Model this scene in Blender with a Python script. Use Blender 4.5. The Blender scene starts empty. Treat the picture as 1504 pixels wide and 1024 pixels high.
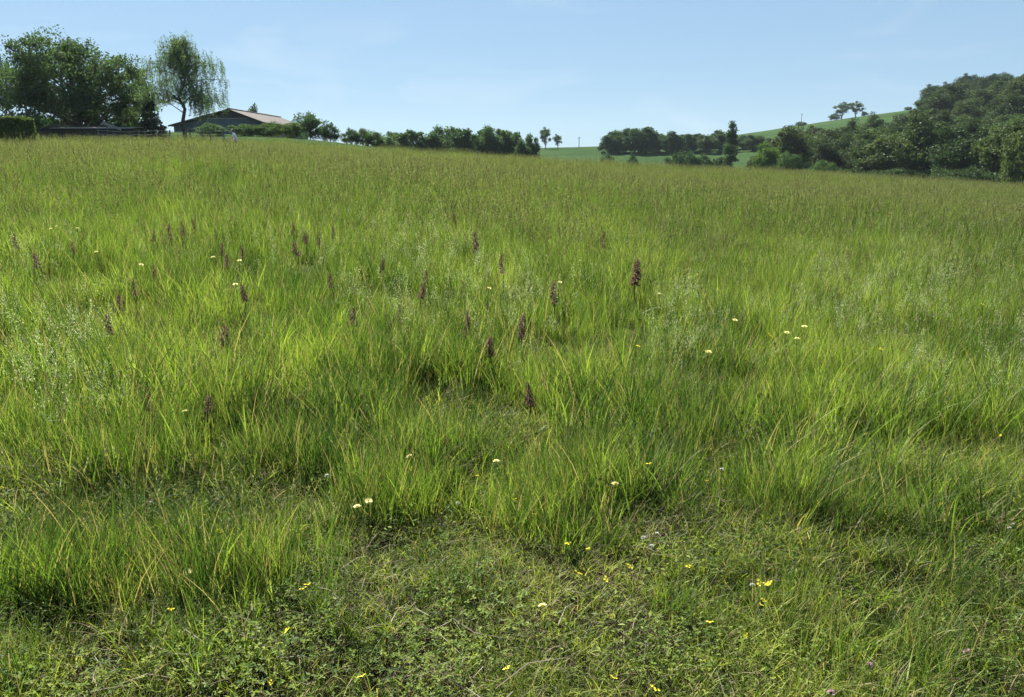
import bpy, math, random
import numpy as np
from mathutils import Vector, Matrix

# ------------------------------------------------------------------ camera, sky, sun, exposure
scene = bpy.context.scene
EYE = 1.6
FPX = 1136.0                       # focal length in photograph pixels (1504 wide)
PITCH = math.radians(13.7)
cam_data = bpy.data.cameras.new('camera')
cam_data.sensor_width = 36.0
cam_data.lens = FPX / 1504.0 * 36.0
cam_data.clip_start = 0.05
cam_data.clip_end = 9000.0
cam = bpy.data.objects.new('camera', cam_data)
scene.collection.objects.link(cam)
cam.location = (0, 0, EYE)
cam.rotation_euler = (math.radians(90) - PITCH, 0, 0)
scene.camera = cam

SUN_AZ = math.radians(-28)         # from straight ahead (+Y), positive to the right
SUN_EL = math.radians(45)
world = bpy.data.worlds.new('World')
scene.world = world
world.use_nodes = True
wn = world.node_tree
wn.nodes.clear()
w_out = wn.nodes.new('ShaderNodeOutputWorld')
w_bg = wn.nodes.new('ShaderNodeBackground')
w_sky = wn.nodes.new('ShaderNodeTexSky')
w_sky.sky_type = 'NISHITA'
w_sky.sun_disc = False
w_sky.sun_elevation = SUN_EL
w_sky.sun_rotation = SUN_AZ
w_sky.altitude = 200
w_sky.air_density = 1.0
w_sky.dust_density = 0.0
w_sky.ozone_density = 3.0
w_bg.inputs['Strength'].default_value = 0.05
world.cycles.sampling_method = 'NONE'
# soften the sky's contrast as a phone's tone curve does: (sky * a) ^ 0.34 * tint, the same in every direction
def _vm(op, a, b):
    n = wn.nodes.new('ShaderNodeVectorMath'); n.operation = op
    wn.links.new(a, n.inputs[0]); n.inputs[1].default_value = b
    return n.outputs[0]
w_gam = wn.nodes.new('ShaderNodeGamma'); w_gam.inputs['Gamma'].default_value = 0.34
wn.links.new(_vm('MULTIPLY', w_sky.outputs[0], (.0966,) * 3), w_gam.inputs['Color'])
w_col = _vm('MULTIPLY', w_gam.outputs[0], (.545 / .1866, .735 / .1866, .915 / .1866))
# faint high cirrus, stretched streaks over the whole sky
w_tc = wn.nodes.new('ShaderNodeTexCoord'); w_map = wn.nodes.new('ShaderNodeMapping'); w_map.inputs['Scale'].default_value = (2.2, 2.2, 9.0); w_map.inputs['Rotation'].default_value = (.25, .3, 0)
wn.links.new(w_tc.outputs['Generated'], w_map.inputs[0])
w_noi = wn.nodes.new('ShaderNodeTexNoise'); w_noi.inputs['Scale'].default_value = 2.6; w_noi.inputs['Detail'].default_value = 7; w_noi.inputs['Distortion'].default_value = .6
wn.links.new(w_map.outputs[0], w_noi.inputs['Vector'])
w_mr = wn.nodes.new('ShaderNodeMapRange'); wn.links.new(w_noi.outputs['Fac'], w_mr.inputs[0])
for i, v in zip((1, 2, 3, 4), (.54, .80, 0, .3)): w_mr.inputs[i].default_value = v
w_mix = wn.nodes.new('ShaderNodeMix'); w_mix.data_type = 'RGBA'
wn.links.new(w_mr.outputs[0], w_mix.inputs[0]); wn.links.new(w_col, w_mix.inputs[6]); w_mix.inputs[7].default_value = (.78 / .1866, .90 / .1866, 1.0 / .1866, 1)
wn.links.new(w_mix.outputs[2], w_bg.inputs['Color'])
wn.links.new(w_bg.outputs[0], w_out.inputs['Surface'])

sun_data = bpy.data.lights.new('sun', 'SUN')
sun_data.energy = 5.0
sun_data.angle = math.radians(0.53)
sun_data.color = (1.0, 0.95, 0.86)
sun = bpy.data.objects.new('sun', sun_data)
scene.collection.objects.link(sun)
SDIR = Vector((math.sin(SUN_AZ) * math.cos(SUN_EL), math.cos(SUN_AZ) * math.cos(SUN_EL), math.sin(SUN_EL)))
sun.rotation_euler = SDIR.to_track_quat('Z', 'Y').to_euler()
sun.location = (0, 0, 60)

scene.view_settings.view_transform = 'Standard'
scene.view_settings.look = 'None'
scene.view_settings.exposure = 1.9
scene.view_settings.gamma = 1.0
scene.view_settings.use_curve_mapping = False
scene.render.engine = 'CYCLES'
cy = scene.cycles
cy.max_bounces = 5
cy.diffuse_bounces = 3
cy.glossy_bounces = 1
cy.transmission_bounces = 3
cy.transparent_max_bounces = 4
cy.volume_bounces = 1
cy.caustics_reflective = False
cy.caustics_refractive = False
cy.sample_clamp_indirect = 4.0
cy.use_adaptive_sampling = True
cy.adaptive_threshold = 0.014
cy.adaptive_min_samples = 32
cy.use_denoising = True
cy.denoiser = 'OPENIMAGEDENOISE'
cy.denoising_input_passes = 'RGB_ALBEDO_NORMAL'
cy.denoising_prefilter = 'ACCURATE'

COL = scene.collection
RNG = np.random.default_rng(11)
random.seed(11)

# ------------------------------------------------------------------ helpers
def tag(o, label=None, cat=None, group=None, kind=None):
    if label: o['label'] = label
    if cat: o['category'] = cat
    if group: o['group'] = group
    if kind: o['kind'] = kind
    return o

def empty(name, loc=(0, 0, 0), rz=0.0):
    o = bpy.data.objects.new(name, None)
    o.empty_display_size = 0.2
    COL.objects.link(o)
    o.location = loc
    o.rotation_euler = (0, 0, rz)
    return o

class MB:
    """collects vertices and faces for one mesh"""
    def __init__(s):
        s.v = []; s.f = []; s.a = []; s.n = 0
    def add(s, v, f, a=None):
        v = np.asarray(v, float).reshape(-1, 3)
        s.v.append(v)
        s.f += [tuple(int(i) + s.n for i in q) for q in f]
        if a is None: a = np.zeros((len(v), 3))
        s.a.append(np.asarray(a, float))
        s.n += len(v)
    def box(s, c, d, R=None):
        q = np.array([[x, y, z] for x in (-.5, .5) for y in (-.5, .5) for z in (-.5, .5)]) * np.array(d)
        if R is not None: q = q @ np.array(R).T
        s.add(q + np.array(c), [(0, 1, 3, 2), (4, 6, 7, 5), (0, 4, 5, 1), (2, 3, 7, 6), (0, 2, 6, 4), (1, 5, 7, 3)])
    def tube(s, pts, rad, k=6, a=None, cap=True):
        pts = np.asarray(pts, float); n = len(pts)
        t = np.gradient(pts, axis=0)
        t /= np.linalg.norm(t, axis=1)[:, None] + 1e-9
        ref = np.where(np.abs(t[:, 2:3]) > .9, np.array([[1., 0, 0]]), np.array([[0, 0, 1.]]))
        u = np.cross(t, ref); u /= np.linalg.norm(u, axis=1)[:, None] + 1e-9
        for i in range(1, n):
            if np.dot(u[i], u[i - 1]) < 0: u[i] = -u[i]
        w = np.cross(t, u)
        ang = np.linspace(0, 2 * np.pi, k, endpoint=False)
        ring = (np.cos(ang)[None, :, None] * u[:, None, :] + np.sin(ang)[None, :, None] * w[:, None, :])
        r = np.asarray(rad, float).reshape(-1, 1, 1) * np.ones((n, 1, 1))
        v = (pts[:, None, :] + ring * r).reshape(-1, 3)
        f = []
        for i in range(n - 1):
            for j in range(k):
                j2 = (j + 1) % k
                f.append((i * k + j, i * k + j2, (i + 1) * k + j2, (i + 1) * k + j))
        if cap:
            f.append(tuple(range(k - 1, -1, -1))); f.append(tuple((n - 1) * k + j for j in range(k)))
        at = None if a is None else np.tile(np.asarray(a, float), (len(v), 1))
        s.add(v, f, at)
    def mesh(s, name, mat=None, smooth=False):
        me = bpy.data.meshes.new(name)
        v = np.concatenate(s.v)
        me.from_pydata(v.tolist(), [], s.f)
        if smooth: me.polygons.foreach_set('use_smooth', np.ones(len(me.polygons), bool))
        at = me.attributes.new('pt', 'FLOAT_VECTOR', 'POINT')
        at.data.foreach_set('vector', np.concatenate(s.a).astype(np.float32).ravel())
        if mat: me.materials.append(mat)
        me.update()
        return me
    def build(s, name, mat, parent=None, smooth=False):
        o = bpy.data.objects.new(name, s.mesh(name, mat, smooth))
        COL.objects.link(o)
        if parent: o.parent = parent
        return o

def quads_mesh(name, V, mat, A=None):
    """V: (n,4,3) separate quads, A: (n,4,3) point attribute"""
    n = len(V)
    me = bpy.data.meshes.new(name)
    me.vertices.add(n * 4)
    me.vertices.foreach_set('co', V.astype(np.float32).ravel())
    me.loops.add(n * 4)
    me.loops.foreach_set('vertex_index', np.arange(n * 4, dtype=np.int32))
    me.polygons.add(n)
    me.polygons.foreach_set('loop_start', np.arange(0, n * 4, 4, dtype=np.int32))
    me.polygons.foreach_set('loop_total', np.full(n, 4, np.int32))
    at = me.attributes.new('pt', 'FLOAT_VECTOR', 'POINT')
    if A is None: A = np.zeros((n, 4, 3))
    at.data.foreach_set('vector', A.astype(np.float32).ravel())
    me.materials.append(mat)
    me.update(calc_edges=True)
    return me

def copy_tree(o, parent=None):
    c = o.copy(); COL.objects.link(c); c.parent = parent
    for ch in list(o.children): copy_tree(ch, c)
    return c

def pix_dir(u, v):
    fw = np.array([0, math.cos(PITCH), -math.sin(PITCH)])
    up = np.array([0, math.sin(PITCH), math.cos(PITCH)])
    d = FPX * fw + (u - 752.0) * np.array([1., 0, 0]) + (512.0 - v) * up
    return d / d[1]
def at(u, v, y):
    """the point that the photograph's pixel (u, v) shows if it lies y metres ahead"""
    return np.array([0, 0, EYE]) + pix_dir(u, v) * y

# ------------------------------------------------------------------ terrain height
T_K = np.array([-1.6, -0.64, -0.35, -0.20, 0.0, 0.15, 0.30, 0.45, 0.64, 1.0, 1.6])
Y_K = np.array([60., 80, 100, 120, 160, 220, 300, 350, 400, 550, 800, 1500, 5000])
Z_K = np.array([
    [None, None, 6.5, 7.5, 9.0, 8.0, 6.0, 5., 4.0, 2.0, 0, -5, -30],
    [None, None, 4.3, 5.0, 5.4, 5.0, 3.0, 2., 1.0, 0., -2, -5, -30],
    [None, None, 5.4, 5.3, 4.6, 3.6, 2.0, 1., 0.0, 0., -2, -5, -30],
    [None, None, 3.8, 4.0, 2.6, 0.0, -1., 0., 1.0, 1., 0, -5, -30],
    [None, None, 1.1, 0.0, -1.8, -1.2, 3.7, 7.2, 7.8, 6., 4, -2, -30],
    [None, None, 0.3, -1.2, -3.2, -1.8, 4.3, 7.2, 8.2, 7., 4, -2, -30],
    [None, None, -.6, -2.2, -4.2, -3.2, 3.6, 8., 12., 20., 19, 0, -30],
    [None, None, -1.8, -3.2, -4.2, -.2, 11., 17., 22., 33., 33, 10, -30],
    [None, None, -3.0, -4.2, -2.2, 7.5, 20., 27., 33.5, 43., 36, 12, -30],
    [None, None, -4.0, -4.5, 0.0, 12., 27., 37., 46., 56., 40, 12, -30],
    [None, None, -6.0, -6.0, 0.0, 16., 30., 38., 44., 48., 40, 12, -30]], dtype=object)
def plane(x, y):
    t = np.clip(x / np.maximum(y, 6.0), -1.2, 1.2)
    yy = np.maximum(y, -30)
    return -0.0455 * x + 0.010 * yy + 0.004 * np.maximum(yy, 0) * np.clip(1 - (t / 0.64) ** 2, -1, 1) \
        + 0.006 * np.maximum(yy, 0) * np.exp(-((t + .38) / .2) ** 2) * np.clip(yy / 30.0, 0, 1)
for i, t in enumerate(T_K):
    for j in (0, 1): Z_K[i, j] = float(plane(np.array(t * Y_K[j]), np.array(Y_K[j])))
Z_K = Z_K.astype(float)
_tg = np.linspace(-1.6, 1.6, 161)
_lg = np.linspace(math.log(60), math.log(5000), 260)
_tmp = np.array([np.interp(_lg, np.log(Y_K), Z_K[i]) for i in range(len(T_K))])
_grid = np.array([np.interp(_tg, T_K, _tmp[:, j]) for j in range(len(_lg))]).T      # (t, y)
def _blur(a, axis, r):
    k = np.exp(-0.5 * (np.arange(-3 * r, 3 * r + 1) / r) ** 2); k /= k.sum()
    p = [(0, 0), (0, 0)]; p[axis] = (3 * r, 3 * r)
    b = np.pad(a, p, mode='edge')
    return np.apply_along_axis(lambda m: np.convolve(m, k, 'valid'), axis, b)
_grid = _blur(_blur(_grid, 1, 3), 0, 4)
def vnoise(x, y, seed=0):
    """smooth value noise, about 0..1"""
    xi = np.floor(x).astype(np.int64); yi = np.floor(y).astype(np.int64)
    fx = x - xi; fy = y - yi
    fx = fx * fx * (3 - 2 * fx); fy = fy * fy * (3 - 2 * fy)
    def h(a, b):
        n = (a * 374761393 + b * 668265263 + seed * 1274126177) & 0x7fffffff
        n = ((n ^ (n >> 13)) * 1274126177) & 0x7fffffff
        return ((n ^ (n >> 16)) & 0xffff) / 65535.0
    return (h(xi, yi) * (1 - fx) + h(xi + 1, yi) * fx) * (1 - fy) + (h(xi, yi + 1) * (1 - fx) + h(xi + 1, yi + 1) * fx) * fy
def H(x, y):
    x = np.asarray(x, float); y = np.asarray(y, float)
    x, y = np.broadcast_arrays(x, y)
    near = plane(x, y)
    yc = np.clip(y, 60.01, 4999.)
    t = np.clip(x / yc, -1.599, 1.599)
    a = (t + 1.6) / (_tg[1] - _tg[0]); b = (np.log(yc) - _lg[0]) / (_lg[1] - _lg[0])
    ai = np.clip(a.astype(int), 0, len(_tg) - 2); bi = np.clip(b.astype(int), 0, len(_lg) - 2)
    fa = a - ai; fb = b - bi
    far = (_grid[ai, bi] * (1 - fa) + _grid[ai + 1, bi] * fa) * (1 - fb) + (_grid[ai, bi + 1] * (1 - fa) + _grid[ai + 1, bi + 1] * fa) * fb
    m = np.clip((y - 62) / 16.0, 0, 1); m = m * m * (3 - 2 * m)
    z = near * (1 - m) + far * m
    lump = (vnoise(x * 1.3, y * 1.3, 3) - .5) * 0.07 + (vnoise(x * 4.1, y * 4.1, 4) - .5) * 0.035
    fade = np.clip(1 - y / 60.0, 0, 1)
    wide = (vnoise(x * .11, y * .11, 5) - .5) * 0.35 * np.clip((y - 8) / 25.0, 0, 1)
    return z + lump * fade + wide
def Hs(x, y): return float(H(np.array(float(x)), np.array(float(y))))
_YS = np.geomspace(1.2, 900, 1700)
def ground_at(u, v, lift=0.0):
    """where the sight line through a photograph pixel meets the ground (raised by lift)"""
    d = pix_dir(u, v)
    P = np.array([0, 0, EYE]) + d * _YS[:, None]
    hit = np.nonzero(P[:, 2] <= H(P[:, 0], P[:, 1]) + lift)[0]
    k = hit[0] if len(hit) else len(_YS) - 1
    return P[k, 0], P[k, 1]

# ------------------------------------------------------------------ materials
def new_mat(name):
    m = bpy.data.materials.new(name); m.use_nodes = True
    nt = m.node_tree; nt.nodes.clear()
    return m, nt, nt.nodes, nt.links

def N(nodes, kind, **kw):
    n = nodes.new(kind)
    for k, v in kw.items(): setattr(n, k, v)
    return n
def mixc(nt, a, b, fac, blend='MIX'):
    n = nt.nodes.new('ShaderNodeMix'); n.data_type = 'RGBA'; n.blend_type = blend
    for sock, val in ((n.inputs[0], fac), (n.inputs[6], a), (n.inputs[7], b)):
        if isinstance(val, (int, float)): sock.default_value = val
        elif isinstance(val, tuple): sock.default_value = (*val, 1) if len(val) == 3 else val
        else: nt.links.new(val, sock)
    return n.outputs[2]
def ramp(nt, src, stops):
    n = nt.nodes.new('ShaderNodeValToRGB')
    e = n.color_ramp.elements
    while len(e) > 1: e.remove(e[-1])
    e[0].position = stops[0][0]; e[0].color = (*stops[0][1], 1)
    for p, c in stops[1:]:
        k = e.new(p); k.color = (*c, 1)
    nt.links.new(src, n.inputs[0])
    return n.outputs[0]
def mathn(nt, op, a, b=0.0, clamp=False):
    n = nt.nodes.new('ShaderNodeMath'); n.operation = op; n.use_clamp = clamp
    for sock, val in ((n.inputs[0], a), (n.inputs[1], b)):
        if isinstance(val, (int, float)): sock.default_value = val
        else: nt.links.new(val, sock)
    return n.outputs[0]
def maprange(nt, src, a, b, c, d):
    n = nt.nodes.new('ShaderNodeMapRange')
    nt.links.new(src, n.inputs[0])
    for i, v in zip((1, 2, 3, 4), (a, b, c, d)): n.inputs[i].default_value = v
    return n.outputs[0]

def leaf_shader(nt, color, trans=0.45, gloss=0.06, rough=0.4, tcol=None):
    d = nt.nodes.new('ShaderNodeBsdfDiffuse'); t = nt.nodes.new('ShaderNodeBsdfTranslucent')
    g = nt.nodes.new('ShaderNodeBsdfGlossy'); g.inputs['Roughness'].default_value = rough
    g.inputs['Color'].default_value = (.9, .95, .9, 1)
    m1 = nt.nodes.new('ShaderNodeMixShader'); m2 = nt.nodes.new('ShaderNodeMixShader')
    out = nt.nodes.new('ShaderNodeOutputMaterial')
    nt.links.new(color, d.inputs['Color'])
    nt.links.new(tcol if tcol is not None else color, t.inputs['Color'])
    m1.inputs[0].default_value = trans; m2.inputs[0].default_value = gloss
    nt.links.new(d.outputs[0], m1.inputs[1]); nt.links.new(t.outputs[0], m1.inputs[2])
    nt.links.new(m1.outputs[0], m2.inputs[1]); nt.links.new(g.outputs[0], m2.inputs[2])
    nt.links.new(m2.outputs[0], out.inputs['Surface'])

def grass_material(name, dark, mid, light, dry, brown=(.05, .042, .032), pale=(.32, .345, .27), gloss=.012, trans=.47, dry_at=.88, tgain=1.25):
    """point attribute pt = (position along the blade, tint of the blade, 0 leaf / .5 pale seed head / 1 dark seed head)"""
    m, nt, nd, lk = new_mat(name)
    a = N(nd, 'ShaderNodeAttribute', attribute_name='pt')
    s = N(nd, 'ShaderNodeSeparateXYZ'); lk.new(a.outputs['Vector'], s.inputs[0])
    oi = N(nd, 'ShaderNodeObjectInfo')
    geo = N(nd, 'ShaderNodeNewGeometry')
    noi = N(nd, 'ShaderNodeTexNoise'); noi.inputs['Scale'].default_value = .55; noi.inputs['Detail'].default_value = 3
    lk.new(geo.outputs['Position'], noi.inputs['Vector'])
    no2 = N(nd, 'ShaderNodeTexNoise'); no2.inputs['Scale'].default_value = 3.2; no2.inputs['Detail'].default_value = 3
    lk.new(geo.outputs['Position'], no2.inputs['Vector'])
    no3 = N(nd, 'ShaderNodeTexNoise'); no3.inputs['Scale'].default_value = .09; no3.inputs['Detail'].default_value = 2
    lk.new(geo.outputs['Position'], no3.inputs['Vector'])
    patch = mathn(nt, 'ADD', maprange(nt, noi.outputs['Fac'], .35, .65, -.18, .18), maprange(nt, no3.outputs['Fac'], .35, .65, -.14, .14))
    jit = mathn(nt, 'ADD', maprange(nt, no2.outputs['Fac'], .3, .7, -.16, .16), maprange(nt, oi.outputs['Random'], 0, 1, -.05, .05))
    tint = mathn(nt, 'ADD', mathn(nt, 'ADD', s.outputs[1], patch), jit, True)
    c = ramp(nt, tint, [(0, dark), (.45, mid), (.85, light), (1, light)])
    isdry = mathn(nt, 'GREATER_THAN', s.outputs[1], .96)
    c = mixc(nt, c, dry, isdry)
    base = ramp(nt, s.outputs[0], [(0, (1, .88, .6)), (.3, (1, 1, 1))])
    c = mixc(nt, c, base, 1.0, 'MULTIPLY')
    head = ramp(nt, s.outputs[2], [(0, pale), (.55, pale), (.6, (.145, .165, .085)), (.72, (.105, .115, .058)), (.85, (.082, .072, .048)), (1, brown)])
    isH = mathn(nt, 'GREATER_THAN', s.outputs[2], .25)
    c = mixc(nt, c, head, isH)
    tc = mixc(nt, c, (tgain, tgain * 1.05, tgain * .55), 1.0, 'MULTIPLY')
    leaf_shader(nt, c, trans, gloss, .5, tc)
    return m

def foliage_material(name, dark, light, trans=.42, gloss=.02, tgain=1.4):
    """tree leaves; the object colour tints each tree"""
    m, nt, nd, lk = new_mat(name)
    a = N(nd, 'ShaderNodeAttribute', attribute_name='pt')
    s = N(nd, 'ShaderNodeSeparateXYZ'); lk.new(a.outputs['Vector'], s.inputs[0])
    oi = N(nd, 'ShaderNodeObjectInfo')
    c = mixc(nt, dark, light, s.outputs[1])
    c = mixc(nt, c, oi.outputs['Color'], 1.0, 'MULTIPLY')
    tc = mixc(nt, c, (tgain, tgain, tgain * .75), 1.0, 'MULTIPLY')
    leaf_shader(nt, c, trans, gloss, .6, tc)
    return m

def solid(name, col, rough=.8, noise=.25, scale=20., bump=0.0, stretch=(1, 1, 1), spec=.3):
    m, nt, nd, lk = new_mat(name)
    tc = N(nd, 'ShaderNodeTexCoord'); mp = N(nd, 'ShaderNodeMapping'); mp.inputs['Scale'].default_value = stretch
    lk.new(tc.outputs['Object'], mp.inputs[0])
    no = N(nd, 'ShaderNodeTexNoise'); no.inputs['Scale'].default_value = scale; no.inputs['Detail'].default_value = 5
    lk.new(mp.outputs[0], no.inputs['Vector'])
    f = maprange(nt, no.outputs['Fac'], .3, .7, 1 - noise, 1 + noise)
    col2 = N(nd, 'ShaderNodeVectorMath', operation='SCALE'); col2.inputs[0].default_value = col; lk.new(f, col2.inputs['Scale'])
    b = N(nd, 'ShaderNodeBsdfPrincipled'); out = N(nd, 'ShaderNodeOutputMaterial')
    lk.new(col2.outputs[0], b.inputs['Base Color']); b.inputs['Roughness'].default_value = rough
    b.inputs['Specular IOR Level'].default_value = spec
    if bump:
        bm = N(nd, 'ShaderNodeBump'); bm.inputs['Strength'].default_value = bump; lk.new(no.outputs['Fac'], bm.inputs['Height'])
        lk.new(bm.outputs[0], b.inputs['Normal'])
    lk.new(b.outputs[0], out.inputs['Surface'])
    return m

M_BARK = solid('bark', (.075, .06, .048), .95, .4, 9, .6, (1, 1, .25))
M_TALL = grass_material('tall meadow grass', (.016, .04, .012), (.07, .127, .028), (.175, .24, .05), (.21, .18, .105), gloss=.004)
M_LUSH = grass_material('lush grass blades', (.018, .045, .011), (.086, .145, .026), (.225, .295, .054), (.25, .205, .11))
M_SHORT = grass_material('short turf', (.032, .06, .012), (.135, .182, .03), (.295, .335, .06), (.26, .215, .125))
M_HERB = grass_material('herb leaves', (.04, .078, .016), (.125, .18, .028), (.23, .28, .05), (.2, .16, .07), gloss=.008)
M_STRAW = grass_material('dry straw', (.0697, .0541, .0344), (.1394, .1148, .0804), (.2214, .1886, .1394), (.246, .2214, .164), trans=.2, gloss=.01)
M_LEAF = foliage_material('tree leaves', (.022, .046, .017), (.056, .095, .028))
M_BIRCH = foliage_material('birch leaves', (.035, .06, .022), (.075, .11, .035))
M_YEW = foliage_material('dark needles', (.014, .026, .014), (.03, .05, .022), trans=.15)
M_HEDGE = foliage_material('hedge leaves', (.035, .06, .014), (.085, .12, .022))

# ------------------------------------------------------------------ the ground sheet
def make_ground():
    ys = np.concatenate([np.arange(-30, 1, 3.0), np.arange(1.2, 9, .12), np.geomspace(9, 90, 90), np.geomspace(92, 1500, 130)])
    ss = np.linspace(-1.5, 1.5, 221)
    Y, S = np.meshgrid(ys, ss, indexing='ij')
    X = S * (np.maximum(Y, 0) * 1.02 + 9 + np.maximum(-Y, 0))
    Z = H(X, Y)
    V = np.stack([X, Y, Z], -1).reshape(-1, 3)
    a, b = Y.shape
    i = np.arange(a - 1)[:, None] * b + np.arange(b - 1)[None, :]
    F = np.stack([i, i + 1, i + b + 1, i + b], -1).reshape(-1, 4)
    me = bpy.data.meshes.new('ground')
    me.from_pydata(V.tolist(), [], F.tolist())
    me.polygons.foreach_set('use_smooth', np.ones(len(me.polygons), bool))
    m, nt, nd, lk = new_mat('meadow soil and far crops')
    geo = N(nd, 'ShaderNodeNewGeometry')
    sp = N(nd, 'ShaderNodeSeparateXYZ'); lk.new(geo.outputs['Position'], sp.inputs[0])
    n1 = N(nd, 'ShaderNodeTexNoise'); n1.inputs['Scale'].default_value = 9; n1.inputs['Detail'].default_value = 8
    lk.new(geo.outputs['Position'], n1.inputs['Vector'])
    n2 = N(nd, 'ShaderNodeTexNoise'); n2.inputs['Scale'].default_value = .03; n2.inputs['Detail'].default_value = 6
    lk.new(geo.outputs['Position'], n2.inputs['Vector'])
    soil = ramp(nt, n1.outputs['Fac'], [(.3, (.009, .0075, .0053)), (.55, (.0225, .018, .012)), (.72, (.0413, .0338, .024))])
    crop = ramp(nt, n2.outputs['Fac'], [(.35, (.0255, .0493, .0204)), (.6, (.034, .0612, .0238)), (.75, (.0425, .068, .0272))])
    n3 = N(nd, 'ShaderNodeTexNoise'); n3.inputs['Scale'].default_value = .9; n3.inputs['Detail'].default_value = 6
    lk.new(geo.outputs['Position'], n3.inputs['Vector'])
    crop = mixc(nt, crop, ramp(nt, n3.outputs['Fac'], [(.3, (.7, .7, .7)), (.7, (1.3, 1.25, 1.2))]), 1.0, 'MULTIPLY')
    thatch = ramp(nt, n1.outputs['Fac'], [(.3, (.025, .035, .010)), (.55, (.05, .065, .018)), (.72, (.075, .08, .028))])
    soil = mixc(nt, soil, thatch, maprange(nt, sp.outputs[1], 4.5, 8, 0, 1))
    far = maprange(nt, sp.outputs[1], 60, 84, 0, 1)
    c = mixc(nt, soil, crop, far)
    b = N(nd, 'ShaderNodeBsdfDiffuse'); out = N(nd, 'ShaderNodeOutputMaterial')
    lk.new(c, b.inputs['Color'])
    bm = N(nd, 'ShaderNodeBump'); bm.inputs['Strength'].default_value = .7; bm.inputs['Distance'].default_value = .02
    lk.new(n1.outputs['Fac'], bm.inputs['Height']); lk.new(bm.outputs[0], b.inputs['Normal'])
    lk.new(b.outputs[0], out.inputs['Surface'])
    me.materials.append(m)
    o = bpy.data.objects.new('ground', me); COL.objects.link(o)
    tag(o, 'sloping meadow soil running on to far green crop fields and hill', kind='structure')
make_ground()

# ------------------------------------------------------------------ trees
def unit(v): return v / (np.linalg.norm(v, axis=-1, keepdims=True) + 1e-9)
def leaf_quads(rng, C, L, W, axis=None, spread=1.0, tint=None):
    n = len(C)
    a = unit(rng.normal(size=(n, 3)))
    if axis is not None: a = unit(np.asarray(axis) + a * spread)
    b = unit(np.cross(a, unit(rng.normal(size=(n, 3)))))
    L = np.asarray(L).reshape(-1, 1) * rng.uniform(.7, 1.3, (n, 1)); W = L * W
    nn = np.cross(a, b)
    V = np.stack([C - a * L / 2, C + b * W / 2 + nn * W * .12, C + a * L / 2, C - b * W / 2 + nn * W * .12], 1)
    if tint is None: tint = rng.uniform(0, 1, n)
    A = np.zeros((n, 4, 3)); A[:, :, 1] = np.clip(tint, 0, 1)[:, None]; A[:, 2, 0] = 1
    return V, A
def wander(rng, p, q, n=5, amt=.08):
    p = np.asarray(p, float); q = np.asarray(q, float)
    s = np.linspace(0, 1, n)[:, None]
    w = rng.normal(size=(n, 3)) * np.linalg.norm(q - p) * amt * np.sin(np.pi * s)
    return p + (q - p) * s + w

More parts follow.
